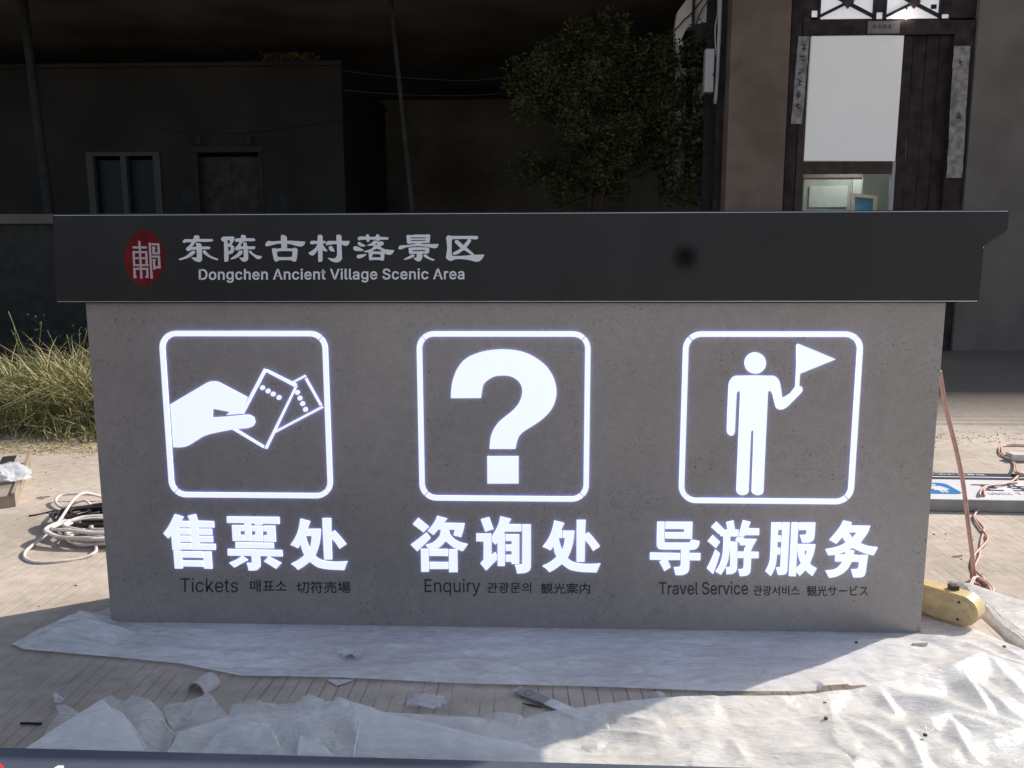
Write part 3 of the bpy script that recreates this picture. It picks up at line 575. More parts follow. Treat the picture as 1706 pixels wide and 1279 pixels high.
latin('title_lettering', 'Dongchen Ancient Village Scenic Area', (330, 775, 465.5, 464.5, 17), CY, M['letter'], sign, bold=13, track=24, depth=.002)
latin('caption_lettering', 'Tickets', (299, 398, 986, 986.5, 23), 0, M['ink'], sign, bold=-3.5)
latin('caption_lettering', 'Enquiry', (705, 801, 986, 986.5, 21.5), 0, M['ink'], sign, bold=-2)
latin('caption_lettering', 'Travel Service', (1097, 1247, 990, 990, 20.5), 0, M['ink'], sign, bold=2)
# Korean and Japanese captions from Blender's own built-in face
def cjk(name, text, px, Y, m, parent, depth=.0012, bold=0.0, plane=None):
    """px = (x0, x1, top, bottom): the ink box in photograph pixels"""
    c = bpy.data.curves.new('t', 'FONT'); c.body = text; c.resolution_u = 3; c.offset = bold
    t = bpy.data.objects.new('t', c); COL.objects.link(t); bpy.context.view_layer.update()
    me = bpy.data.meshes.new_from_object(t.evaluated_get(bpy.context.evaluated_depsgraph_get()))
    COL.objects.unlink(t); bpy.data.objects.remove(t)
    xs = [v.co.x for v in me.vertices]; ys = [v.co.y for v in me.vertices]
    a, b, c0, d0 = min(xs), max(xs), min(ys), max(ys); f0 = plane or on(Y)
    x0, x1, yt, yb = px
    for v in me.vertices:
        v.co = f0(x0+(x1-x0)*(v.co.x-a)/(b-a), yb+(yt-yb)*(v.co.y-c0)/(d0-c0), depth)
    me.materials.clear(); me.materials.append(m)
    o = bpy.data.objects.new(name, me); COL.objects.link(o)
    if parent: place(o, parent)
    return tag(o, kind='stuff')
for t, px in (('매표소', (417, 478, 966, 986)), ('切符売場', (494, 584, 968, 988)), ('관광문의', (811, 885, 970, 987.5)), ('観光案内', (901, 983, 971, 989)),
              ('관광서비스', (1255, 1332, 975, 992)), ('観光サービス', (1344, 1446, 975, 993))):
    cjk('caption_lettering', t, px, 0, M['ink'], sign, bold=.008)
# ------------------------------------------------------------------ added shed that shades and darkens the background
shade_shed = empty('added_shade_shed', (0, 18, 0), 'tall dark shed added behind the courtyard houses to shade the background', 'added shed')
RH = 7.0
box('roof', -26, 26, 11.8, 24, RH, RH+.25, M['darkboards'], shade_shed)  # out of view, added to keep sun and sky off the background
yy_, gp_ = 11.79, .012
for i in range(26):
    yy_ -= gp_+.03; gp_ *= 1.11; box('shade_slat', -26, 26, yy_, yy_+.03, RH+.05, RH+.08, M['darkboards'], shade_shed)  # unseen slats added to soften the roof's shadow edge
box('rear_wall', -26, 26, 23.7, 23.98, 0, RH-.004, M['darkboards'], shade_shed)
box('side_wall', -26, -25.8, 12, 23.6, 0, RH-.004, M['darkboards'], shade_shed)
box('side_wall', 25.8, 26, 12, 23.6, 0, RH-.004, M['darkboards'], shade_shed)

# unseen wall added behind the camera to cut light from the left
def light_blocker(name, x0, x1, y0, y1, h, m): tag(box(name, x0, x1, y0, y1, 0, h, m), kind='structure')
light_blocker('added_blocker_wall', -16, -2.2, -5.3, -5.0, 2.6, M['woodb'])

# ------------------------------------------------------------------ left house
HY = 15.0
def vx(px, py, Y): return V(px, py, Y).x
def vz(px, py, Y): return V(px, py, Y).z
house = empty('village_house', (V(300, 400, HY).x, HY, 0), 'dim grey rendered village house with a flat roof, white window and doorway behind the sign', 'house')
hx0, hx1, hz = -22.0, vx(571, 200, HY), vz(300, 112, HY)
wx0, wx1, wz1 = vx(154, 300, HY), vx(262, 300, HY), vz(200, 260, HY); wz0 = wz1-2.0
dx0, dx1, dz1 = vx(326, 300, HY), vx(438, 300, HY), vz(380, 254, HY)
def wall_with_holes(name, x0, x1, z0, z1, y0, y1, holes, m, parent):
    """one wall mesh with rectangular openings (front and back faces, reveals)"""
    xs = sorted({x0, x1, *[h[0] for h in holes], *[h[1] for h in holes]}); zs = sorted({z0, z1, *[h[2] for h in holes], *[h[3] for h in holes]})
    vs, fs = [], []
    def q(a, b, c, d):
        i = len(vs); vs.extend([a, b, c, d]); fs.append((i, i+1, i+2, i+3))
    for i in range(len(xs)-1):
        for j in range(len(zs)-1):
            cx, cz = (xs[i]+xs[i+1])/2, (zs[j]+zs[j+1])/2
            if any(h[0] < cx < h[1] and h[2] < cz < h[3] for h in holes): continue
            a, b, c, d = xs[i], xs[i+1], zs[j], zs[j+1]
            q((a,y0,c),(b,y0,c),(b,y0,d),(a,y0,d)); q((b,y1,c),(a,y1,c),(a,y1,d),(b,y1,d))
    for (a, b, c, d) in [(x0, x1, z0, z1)]+list(holes):
        q((a,y0,c),(b,y0,c),(b,y1,c),(a,y1,c)); q((a,y0,d),(a,y1,d),(b,y1,d),(b,y0,d)); q((a,y0,c),(a,y1,c),(a,y1,d),(a,y0,d)); q((b,y0,c),(b,y0,d),(b,y1,d),(b,y1,c))
    o = mesh_obj(name, vs, fs, m)
    bm = bmesh.new(); bm.from_mesh(o.data); bmesh.ops.remove_doubles(bm, verts=bm.verts, dist=1e-5); bmesh.ops.recalc_face_normals(bm, faces=bm.faces); bm.to_mesh(o.data); bm.free()
    if parent: place(o, parent)
    return o
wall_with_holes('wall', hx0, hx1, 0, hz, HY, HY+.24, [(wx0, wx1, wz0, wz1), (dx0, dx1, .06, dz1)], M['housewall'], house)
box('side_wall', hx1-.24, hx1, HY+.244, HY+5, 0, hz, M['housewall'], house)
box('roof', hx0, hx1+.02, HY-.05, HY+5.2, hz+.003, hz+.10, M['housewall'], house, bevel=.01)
win = empty('window', (wx0, HY+.1, wz0)); place(win, house)
box('pane', wx0+.07, wx1-.07, HY+.14, HY+.15, wz0+.07, wz1-.07, M['glass'], win)
for a in ((wx0-.1, wx0+.06), (wx1-.06, wx1+.1), ((wx0+wx1)/2-.06, (wx0+wx1)/2+.07)): box('frame', a[0], a[1], HY-.03, HY+.1, wz0, wz1, M['frame'], win)
box('frame', wx0-.1, wx1+.1, HY-.035, HY+.1, wz1+.002, wz1+.09, M['frame'], win)
dr = empty('doorway', (dx0, HY+.1, 0)); place(dr, house)
box('door_leaf', dx0+.07, (dx0+dx1)/2-.004, HY+.17, HY+.21, .07, dz1-.07, M['wood'], dr); box('door_leaf', (dx0+dx1)/2+.004, dx1-.07, HY+.17, HY+.21, .07, dz1-.07, M['wood'], dr)
for a in ((dx0, dx0+.066), (dx1-.066, dx1)): box('jamb', a[0], a[1], HY-.02, HY+.2, .065, dz1, M['poledark'], dr)
box('lintel', dx0-.05, dx1+.05, HY-.04, HY+.2, dz1+.003, dz1+.12, M['poledark'], dr)
for i, (px, w) in enumerate(((336, 'left'), (419, 'right'))):
    c = V(px, 236, HY)
    t = empty('wall_lamp', (c.x, HY-.003, c.z), f'small dark wall lamp above the {w} side of the grey house doorway', 'lamp', 'lamps over the house doorway')
    box('bracket', c.x-.02, c.x+.02, HY-.14, HY-.003, c.z+.06, c.z+.1, M['black'], t)
    f_ = lambda x, y, d: Vector((c.x+x, HY-.14+y, c.z-.08+d))
    prisms('shade', [[circ(0, 0, .055, 14)]], f_, M['black'], t, .135)
# faded notices pasted low on the wall
for px, py, w, lab in ((312, 325, .22, 'broad dark notice pasted between the window and the doorway of the grey house'), (452, 332, .12, 'narrow dark notice pasted close to the right jamb of the grey house doorway'), (472, 334, .14, 'dark notice, second one right of the grey house doorway'), (545, 338, .13, 'dark notice pasted near the right corner of the grey house'), (564, 336, .1, 'narrowest dark notice, right at the corner of the grey house')):
    c = V(px, py, HY); hh = .3
    o = box('notice', c.x-w/2, c.x+w/2, HY-.006, HY-.002, c.z-hh/2, c.z+hh/2, M['poledark'])
    tag(o, lab, 'notice', 'notices on the grey house')
# heap of creeper on the roof edge
def leaf_mesh(name, n, f, size, m, parent=None, m2=None):
    vs, fs, mi = [], [], []
    for i in range(n):
        p, sc = f(i); q = Euler((random.uniform(0, 6.3), random.uniform(0, 6.3), random.uniform(0, 6.3))).to_matrix()
        s = size*sc*random.uniform(.6, 1.3); b = len(vs)
        for a in ((0, -1, 0), (.5, -.1, .12), (0, 1, 0), (-.5, -.1, .12)): vs.append(Vector(p) + q @ (Vector(a)*s))
        fs += [(b, b+1, b+2), (b, b+2, b+3)]; mi += [random.random() < .3]*2
    o = mesh_obj(name, vs, fs, m)
    if m2:
        o.data.materials.append(m2)
        for p, k in zip(o.data.polygons, mi): p.material_index = int(k)
    if parent: place(o, parent)
    return o
def rsph(): 
    while True:
        p = Vector((random.uniform(-1, 1), random.uniform(-1, 1), random.uniform(-1, 1)))
        if p.length < 1: return p
c = V(480, 96, HY)
o = leaf_mesh('roof_creeper', 500, lambda i: (Vector((c.x, HY+.2, hz+.12)) + Vector((rsph().x*.7, rsph().y*.25, abs(rsph().z)*.22)), 1), .06, M['leaf2'])
tag(o, 'scruffy pale creeper growing on the roof edge of the grey house', 'plant')

# poles and wires
def pole(name, top, bot, Yt, r, m, label):
    a, b = V(*top, Yt), V(*bot, Yt); d = (b-a); b = a + d*((0-a.z)/d.z); a2 = a - d*.1
    o = tube(name, [b, (a2+b)/2, a2], lambda t: r*(1.15-.3*t), m, n=12, it=1); return tag(o, label, 'pole')
pole('utility_pole', (38, 0), (82, 355), 13.4, .095, M['poledark'], 'dark wooden utility pole leaning slightly at the far left, in front of the house')
pole('thin_pole', (651, 0), (688, 355), 13.6, .05, M['pole'], 'slim pale pole leaning right of the grey house, carrying no lamp')
wn = 0
for pts, Y, lab in ((((230,205),(300,216),(390,219),(480,210),(571,196)), HY-.1, 'dark wire sagging across the front of the grey house'),
        (((572,117),(640,126),(760,134),(840,129),(960,110)), 14.0, 'upper wire running right from the top corner of the grey house'),
        (((572,150),(680,158),(800,158),(960,146)), 14.0, 'lower wire running right of the grey house below another')):
    p = [V(x, y, Y) for x, y in pts]
    tag(tube('overhead_wire', p, .009, M['wire'], n=5), lab, 'wire', 'wires beside the grey house')
# low wall at far left
lw = empty('low_wall', (-6.5, 7.2, 0), 'low dark masonry wall with coping at the far left, behind the grass', 'wall')
box('wall', -14, -3.6, 7.2, 7.42, 0, vz(50, 363, 7.2)-.08, M['poledark'], lw); box('coping', -14.05, -3.55, 7.15, 7.47, vz(50, 363, 7.2)-.077, vz(50, 357, 7.2), M['darkboards'], lw, bevel=.01)

# ------------------------------------------------------------------ right house
Y1 = 11.2
rh = empty('timber_house', (V(1450, 300, Y1).x, Y1, 0), 'old timber fronted house with lattice window, white board in its doorway and plaster piers', 'house')
def vb(name, px0, px1, py0, py1, y0, y1, m, parent, bevel=0, Yr=None, z0=None):
    Yr = y0; row = (max(py0, 0)+min(py1, 350))/2
    a, b = V(px0, py0, Yr), V(px1, py1, Yr); a.x = V(px0, row, Yr).x; b.x = V(px1, row, Yr).x
    return box(name, a.x, b.x, y0, y1, b.z if z0 is None else z0, a.z, m, parent, bevel)
TOP = -60
vb('pier', 1214, 1311.5, TOP, 640, Y1-.25, Y1+.2, M['pier'], rh, .01, z0=0)
vb('side_pier', 1619, 1900, TOP, 640, Y1-.12, Y1+.2, M['greywall'], rh, .01, z0=0)
vb('post', 1312, 1330, TOP, 640, Y1-.1, Y1+.1, M['wood'], rh, .008, z0=0)
vb('door_post', 1330.5, 1343, 30, 640, Y1-.04, Y1+.1, M['woodb'], rh, .006, z0=0)
vb('post', 1581, 1618.5, 34, 640, Y1-.06, Y1+.1, M['wood'], rh, .006, z0=0)
# right leaf, boarded: planks side by side
xl, xr = vx(1493, 200, Y1), vx(1579, 200, Y1); zt = vz(1540, 56, Y1)
for i in range(4):
    w = (xr-xl)/4; box('plank', xl+i*w+.006, xl+(i+1)*w-.006, Y1+.03+(i % 2)*.006, Y1+.07, .1, zt, M['wood'], rh, .004)
vb('head_beam', 1338, 1626, 36, 56, Y1-.05, Y1+.1, M['wood'], rh, .006)
vb('beam', 1334, 1487, 269, 288, Y1-.02, Y1+.1, M['woodb'], rh, .006)
vb('jamb', 1484, 1490, 269, 620, Y1-.01, Y1+.06, M['pvc'], rh, .003)
vb('sill', 1332, 1484, 505, 520, Y1-.03, Y1+.1, M['woodb'], rh, .006)
vb('lower_panel', 1332, 1484, 521, 620, Y1+.02, Y1+.08, M['wood'], rh, .004, z0=0)
# lattice transom with lit panes
la = empty('lattice_window', (vx(1460, 10, Y1), Y1, vz(1460, 34, Y1))); place(la, rh)
vb('rail', 1330, 1626, 33.2, 35.8, Y1-.03, Y1+.08, M['wood'], la)
for a, b in ((1330, 1351.5), (1363.5, 1367.5), (1456, 1459.5), (1472.5, 1477.5), (1566.5, 1568.5), (1583.3, 1626)):
    vb('stile', a, b, TOP, 33, Y1-.03, Y1+.08, M['wood'], la)
for a, b in ((1351.6, 1363.4), (1459.6, 1472.4), (1568.6, 1583.2)):
    vb('block', a, b, TOP, 16 if a < 1400 else (19 if a < 1500 else 22), Y1-.028, Y1+.06, M['wood'], la)
    vb('small_pane', a+1, b-1, 17 if a < 1400 else (20 if a < 1500 else 23), 28 if a < 1400 else (31 if a < 1500 else 33), Y1+.02, Y1+.03, M['pane'], la)
for a, b in ((1367.6, 1455.9), (1477.6, 1566.4)):
    vb('pane', a, b, TOP, 30.5, Y1+.035, Y1+.045, M['pane'], la)
    mid = (a+b)/2
    def bar(p, q, w=.045, y=Y1):
        p, q = V(*p, Y1), V(*q, Y1); d = (q-p).normalized(); n_ = Vector((-d.z, 0, d.x))*w/2
        vs = [p+n_, p-n_, q-n_, q+n_]; vs = [Vector((v.x, y-.02, v.z)) for v in vs] + [Vector((v.x, y+.03, v.z)) for v in vs]
        place(mesh_obj('lattice_bar', vs, [(0,1,2,3),(7,6,5,4),(0,4,5,1),(1,5,6,2),(2,6,7,3),(3,7,4,0)], M['wood']), la)
    bar((mid, 4), (a, 26)); bar((mid, 4), (b, 27), y=Y1+.002); bar((mid, 4), (a, -20), y=Y1+.004); bar((mid, 4), (b, -20), y=Y1+.006)
    c = V(mid, 5, Y1); s = .10
    place(prisms('lattice_boss', [[[(0, -s), (s, 0), (0, s), (-s, 0)]]], lambda x, z, d: Vector((c.x+x, Y1-.022-d, c.z+z)), M['woodb'], None, .03), la)
c = V(1557, 10, Y1); box('clip', c.x-.045, c.x+.045, Y1+.02, Y1+.034, c.z-.035, c.z+.035, M['black'], la)
# room behind the opening
x0, x1 = vx(1300, 300, Y1), vx(1600, 300, Y1)
box('room_wall', x0, x1, Y1+2.6, Y1+2.7, 0, 5.6, M['room'], rh)
box('room_side', x0-.1, x0, Y1+.3, Y1+2.7, 0, 5.6, M['room'], rh); box('room_side', x1, x1+.1, Y1+.3, Y1+2.7, 0, 5.6, M['room'], rh)
box('room_floor', x0, x1, Y1+.3, Y1+2.6, .05, .1, M['timber'], rh)
# blank lit board hanging in the doorway
a, b = V(1352, 58, Y1), V(1504.5, 267.5, Y1)
f_ = lambda px, py, d: Vector((V(px, py, Y1).x, Y1+.02-d, V(px, py, Y1).z))
tag(prisms('white_board', [[[(1351.5, 57), (1505, 60), (1490, 268.5), (1338.5, 267.5)]]], f_, M['board'], None, .05), 'blank white backlit board filling the upper half of the timber doorway', 'board')
# things seen through the lower opening
Yc = Y1+1.2
cb = empty('pale_cabinet', (vx(1400, 320, Yc), Yc, .1), 'pale green cabinet with a recessed panel inside the timber doorway', 'cabinet')
vb('body', 1338, 1437, 296, 640, Yc, Yc+.5, M['room'], cb, .01, Yr=Yc, z0=.1)
vb('door', 1348, 1412, 310, 345, Yc-.03, Yc-.002, M['roompale'], cb, .008, Yr=Yc)
vb('side_strip', 1420, 1434, 299, 400, Yc-.02, Yc-.002, M['roompale'], cb, 0, Yr=Yc)
vb('top_trim', 1338, 1437, 290, 295.6, Yc-.04, Yc+.3, M['plate'], cb, 0, Yr=Yc)
Yd = Y1+.7
pf = empty('framed_picture', (vx(1439, 340, Yd), Yd, 2.0), 'light wooden frame holding a plain blue picture inside the doorway', 'picture')
fp = lambda px, py, d: Vector((V(px, py, Yd).x, Yd-d, V(px, py, Yd).z))
prisms('frame', [[[(1417, 321), (1461, 327), (1459, 372), (1417, 372)], [(1423, 328), (1454, 331), (1453, 366), (1423, 366)]]], fp, M['ply'], pf, .03)
prisms('picture', [[[(1422.5, 327.5), (1454.5, 330.5), (1453.5, 366.5), (1422.5, 366.5)]]], fp, M['teal'], pf, .01)
# a shelf carries the picture
box('shelf', vx(1405, 375, Yd), vx(1475, 375, Yd), Yd-.12, Yd+.15, vz(1440, 372, Yd)-.04, vz(1440, 372, Yd)-.001, M['woodb'], rh)
# pendant lamp behind the transom
c = V(1511, 24, Y1-.12)
lmp = empty('door_lamp', (c.x, c.y, c.z), 'small bright round lamp glowing in front of the right lattice pane', 'lamp')
bm = bmesh.new(); bmesh.ops.create_uvsphere(bm, u_segments=16, v_segments=10, radius=.065, matrix=Matrix.Translation(c)); me = bpy.data.meshes.new('globe'); bm.to_mesh(me); bm.free(); me.materials.append(M['lamp'])
o = link(bpy.data.objects.new('globe', me)); place(o, lmp)
place(tube('arm', [c+Vector((0, 0, .05)), c+Vector((0, .03, .12)), c+Vector((0, .12, .14))], .012, M['black'], it=1), lmp)
pl = bpy.data.lights.new('room_light', 'POINT'); pl.energy = 26; pl.color = (.95, 1, .95); pl.shadow_soft_size = .12
po = bpy.data.objects.new('room_light', pl); po.location = (vx(1430, 300, Y1+.9), Y1+.55, 3.6); COL.objects.link(po)
# couplet papers with faded brush marks
def couplet(px, py0, py1, slant, w, label, n, seed):
    rn = random.Random(seed); a, b = V(px, py0, Y1-.12), V(px-slant, py1, Y1-.12)
    t = empty('couplet_paper', (a.x, Y1-.11, b.z), label, 'paper strip', 'couplet strips beside the timber doorway')
    Z = a.z-b.z; rows = 14; vs = []
    yy = Y1-.108
    for i in range(rows+1):
        z = a.z - Z*i/rows; s = rn.uniform(-.006, .006)
        for x in (-w/2, w/2): vs.append((a.x+(b.x-a.x)*i/rows+x+s, yy-rn.uniform(0, .012), z))
    fs = [(2*i, 2*i+1, 2*i+3, 2*i+2) for i in range(rows)]
    place(mesh_obj('strip', vs, fs, M['paper']), t)
    gs = []
    for k in range(n):
        z = a.z - Z*(.12+.80*k/n); x = a.x+(b.x-a.x)*(.12+.8*k/n)
        for j in range(5):
            ang = rn.choice((0, 0, 1.57, .7, -.7)); L = rn.uniform(.03, .075); cx, cz = x+rn.uniform(-.03, .03), z+rn.uniform(-.06, .04)
            dx, dz = math.cos(ang)*L/2, math.sin(ang)*L/2; nx, nz = -math.sin(ang)*.008, math.cos(ang)*.008
            gs.append([[(cx-dx-nx, cz-dz-nz), (cx+dx-nx, cz+dz-nz), (cx+dx+nx, cz+dz+nz), (cx-dx+nx, cz-dz+nz)]])
    tag(prisms('brush_mark', gs, lambda x, z, d: Vector((x, yy-.0135-d, z)), M['paperink'], t, .001, order=True), kind='stuff')
couplet(1340, 60, 206, 13, .19, 'narrow torn paper strip with dark brush writing left of the white board', 6, 3)
couplet(1603, 76, 296, 13, .27, 'long pale paper strip, its writing faded away, on the post right of the doorway', 2, 5)
np_ = empty('door_plate', (V(1472, 46, Y1).x, Y1-.06, V(1472, 46, Y1).z), 'small pinkish plate with blurred characters on the beam above the white board', 'plate')
vb('plate', 1446, 1499, 35, 55, Y1-.075, Y1-.052, M['plate'], np_)
gs = []
for k in range(4):
    for (dx, dy, w, h) in ((0, -2, 5, 1), (0, 1, 6, 1), (0, 0, 1, 6), (-1, 3, 4, 1)):
        x, y = 1457+k*8.6+dx, 43.5+dy; gs.append([[(x-w/2, y-h/2), (x+w/2, y-h/2), (x+w/2, y+h/2), (x-w/2, y+h/2)]])
tag(prisms('character_mark', gs, lambda x, y, d: Vector((V(x, y, Y1-.07).x, Y1-.076-d, V(x, y, Y1-.07).z)), M['paperink'], np_, .001, order=True), kind='stuff')

# side return: dark posts, pipe, meter box, bright gable wall, creeper
Yp = Y1+.1
vb('corner_post', 1194, 1213.5, TOP, 640, Yp, Yp+.25, M['wood'], rh, .01, z0=0)
vb('corner_board', 1174, 1196, TOP, 640, Yp+.4, Yp+.5, M['poledark'], rh, .01, z0=0)
mb = empty('meter_box', (vx(1184, 118, Yp), Yp, vz(1184, 153, Yp)), 'pale grey meter box fixed to the dark corner post beside the creeper', 'meter box')
vb('casing', 1174.5, 1189.5, 81, 153, Yp-.16, Yp-.004, M['pvc'], mb, .01); vb('lock', 1188.2, 1190.6, 121, 127, Yp-.175, Yp-.161, M['black'], mb)
tag(tube('drain_pipe', [V(1201, -20, Yp-.1), V(1198, 60, Yp-.1), V(1194.5, 130, Yp-.1), V(1191.5, 173, Yp-.1)], .032, M['pvc'], n=10, it=1), 'thin light pipe running down the dark corner post past the meter box', 'pipe')
tag(tube('pipe_cable', [V(1196, -20, Yp-.08), V(1196, 20, Yp-.08), V(1191.5, 45, Yp-.08), V(1192, 75, Yp-.08), V(1193.5, 95, Yp-.1)], .012, M['pvc'], n=6, it=2), 'thin loose cable looping beside the light drain pipe', 'cable')
Yg = Y1+1.6
gw = empty('white_gable_wall', (vx(1160, 300, Yg), Yg, 0), 'pale whitewashed wall glimpsed between the tree and the timber house', 'wall')
gx0, gx1 = vx(1122, 150, Yg), vx(1236, 150, Yg)
ga = V(1160, TOP, Yg)
prisms('wall', [[[(1165, TOP), (1240, TOP), (1240, 300), (1122, 300), (1122, 50), (1126, 25), (1142, 3)]]], lambda px, py, d: Vector((V(px, py, Yg).x, Yg-d, max(0, V(px, py, Yg).z))), M['whitewall'], gw, .2)
vb('pipe', 1150, 1154, TOP, 300, Yg-.28, Yg-.204, M['woodb'], gw, 0, Yr=Yg-.25)
vb('pipe', 1143, 1151, 115, 300, Yg-.3, Yg-.204, M['poledark'], gw, 0, Yr=Yg-.25)
tag(tube('wall_cable', [V(1112, 53, Yg-.24), V(1128, 46, Yg-.24), V(1140, 32, Yg-.24), V(1152, 22, Yg-.24), V(1172, -4, Yg-.24)], .012, M['black'], n=5), 'dark cable drooping across the upper part of the whitewashed wall', 'cable', 'cables on the whitewashed wall')
tag(tube('wall_cable', [V(1158, 44, Yg-.24), V(1166, 22, Yg-.24), V(1178, 2, Yg-.24), V(1184, -10, Yg-.24)], .010, M['black'], n=5), 'short dark cable slanting beside the wall pipe on the whitewashed wall', 'cable', 'cables on the whitewashed wall')
aw = empty('small_awning', (vx(1160, 60, Yg-.6), Yg-.6, vz(1160, 70, Yg-.6)), 'small dark ragged awning sticking out above the creeper', 'awning')
prisms('cover', [[[(1134, 68), (1138, 62), (1152, 57), (1176, 52), (1190, 70), (1190, 92), (1150, 88), (1149, 66)]]], lambda px, py, d: Vector((V(px, py, Yg-.6).x, Yg-.6-d*1.5, V(px, py, Yg-.6).z+d*.15)), M['poledark'], aw, .3)

# ------------------------------------------------------------------ tree and creeper
Yt = 12.6
def tree(cx, cz, rx, rz, ry, n, base, label, seed):
    random.seed(seed)
    t = empty('broadleaf_tree', (base, Yt, 0), label, 'tree')
    tube('trunk', [(base, Yt, 0), (base+.1, Yt, 1.2), (base-.05, Yt+.05, 2.3), (cx, Yt, cz)], lambda u: .13*(1-.7*u), M['bark'], t, n=9)
    for k in range(9):
        a = random.uniform(0, 6.28); z0 = random.uniform(1.9, cz)
        e = Vector((cx+math.cos(a)*rx*.75, Yt+math.sin(a)*ry*.7, cz+random.uniform(-.6, .9)*rz))
        s = Vector((base+(cx-base)*(z0/cz), Yt, z0)); tube('limb', [s, (s+e)/2+Vector((0, 0, .15)), e], lambda u: .045*(1-.75*u), M['bark'], t, n=6, it=2)
    cl = []
    for k in range(70):
        p = rsph(); cl.append((Vector((cx+p.x*rx, Yt+p.y*ry, cz+p.z*rz)), random.uniform(.22, .5)))
    def f(i):
        c, r = random.choice(cl); p = rsph(); return c+p*r, 1
    tag(leaf_mesh('crown', n, f, .042, M['leaf'], t, M['leaf2']), kind='stuff')
tree(vx(1000, 200, Yt), vz(1000, 200, Yt), 1.75, 1.7, 1.0, 26000, vx(985, 330, Yt), 'dim leafy tree standing between the two houses, beside the whitewashed wall', 11)
Yv = Y1+1.0
random.seed(5)
vine = empty('wall_creeper', (vx(1150, 300, Yv), Yv, 0), 'dark leafy creeper hanging in front of the whitewashed wall', 'plant')
stems = [[(1168, 330), (1160, 250), (1166, 190), (1158, 130), (1150, 90)], [(1150, 330), (1142, 260), (1136, 190), (1140, 150), (1128, 100)], [(1170, 300), (1163, 230), (1168, 215), (1172, 160)]]
for s in stems: tube('stem', [V(x, y, Yv) for x, y in s], .012, M['bark'], vine, n=5, it=2)
def fv(i):
    r = random.random()
    if r < .30: p = V(random.gauss(1112, 11), random.uniform(60, 330), Yv)
    elif r < .5: p = V(random.gauss(1160, 11), random.choice((95, 127, 130, 170, 200, 215, 240, 262))+random.gauss(0, 5), Yv)
    elif r < .75: p = V(random.uniform(1100, 1178), random.uniform(200, 345), Yv)
    else: p = V(random.uniform(1138, 1178), random.gauss(86, 12), Yv)
    return p+Vector((0, random.uniform(-.5, .4), 0)), 1
tag(leaf_mesh('foliage', 4200, fv, .05, M['leaf'], vine, M['leaf2']), kind='stuff')

# ------------------------------------------------------------------ grass and litter
random.seed(21)
def blades(name, n, f, m, ms, label, cat='grass'):
    vs, fs, mi = [], [], []
    for i in range(n):
        (x, y), h, w, lean = f(i); a = random.uniform(0, 6.28); b = random.uniform(0, 6.28); k = len(vs)
        dx, dy = math.cos(b)*lean*h, math.sin(b)*lean*h; wx, wy = math.cos(a)*w, math.sin(a)*w
        for t in (0, .4, .75):
            o = (dx*t*t, dy*t*t, h*t*(1-.25*lean*t)); ww = 1-t*.6
            vs += [(x-wx*ww+o[0], y-wy*ww+o[1], o[2]), (x+wx*ww+o[0], y+wy*ww+o[1], o[2])]
        vs.append((x+dx, y+dy, h*(1-.35*lean)))
        fs += [(k, k+1, k+3, k+2), (k+2, k+3, k+5, k+4), (k+4, k+5, k+6)]; mi += [random.random() < ms]*3
    o = mesh_obj(name, vs, fs, m[0]); o.data.materials.append(m[1])
    for p, q in zip(o.data.polygons, mi): p.material_index = int(q)
    return tag(o, label, cat, kind='stuff')
def fg(i):
    while True:
        x, y = random.uniform(-9, -2.2), random.uniform(3.35, 5.9)
        if y < 3.75 and random.random() < .55: continue
        nz = mn.noise(Vector((x*1.1, y*1.1, 3)))
        edge = min(1, (y-3.25)/.7)
        if random.random() > .55+nz: continue
        h = (.38+.34*nz+random.uniform(0, .36))*edge*(1.12 if x > -5 else .95); break
    return (x, y), max(.08, h), random.uniform(.004, .009), random.uniform(.3, 1.7)
blades('tall_grass', 15000, fg, (M['grassg'], M['grassy']), .45, 'tangled half dry grass clump at the left edge of the concrete, lit by the sun')
def fs_(i): return (random.uniform(-9, -2.2), 3.0+abs(random.gauss(0, .40))+.25*mn.noise(Vector((i*.001, 0, 0)))), random.uniform(.012, .07), random.uniform(.003, .007), random.uniform(3, 8)
blades('straw_litter', 8000, fs_, (M['straw'], M['grassy']), .4, 'flattened dry straw scattered along the foot of the grass', 'straw')
def fl(i): return (random.uniform(2.2, 9), 3.75+random.gauss(0, .10)+.15*math.sin(i)), random.uniform(.008, .03), random.uniform(.002, .006), random.uniform(1, 4)
blades('leaf_litter', 900, fl, (M['grit'], M['straw']), .25, 'thin line of dry leaf litter along the far edge of the concrete on the right', 'leaf litter')
def weed(px, Y, h, lab, seed):
    random.seed(seed); b = V(px, 700, Y); b.z = 0; t = empty('tall_weed', b, lab, 'plant', 'weeds above the grass')
    for k in range(4):
        e = b+Vector((random.uniform(-.25, .25), random.uniform(-.1, .1), h*random.uniform(.8, 1.05)))
        tube('stem', [b, (b+e)/2+Vector((random.uniform(-.06, .06), 0, 0)), e], .004, M['grassg'], t, n=4, it=2)
    tag(leaf_mesh('leaves', 90, lambda i: (b+Vector((random.gauss(0, .13), random.gauss(0, .06), h*random.uniform(.3, 1.0))), 1), .018, M['leaf'], t, M['leaf2']), kind='stuff')
weed(68, 4.6, 1.02, 'tall spindly green weed standing above the grass, leftmost of two', 4); weed(128, 4.8, .92, 'shorter leafy weed rising out of the grass next to the sign', 6)
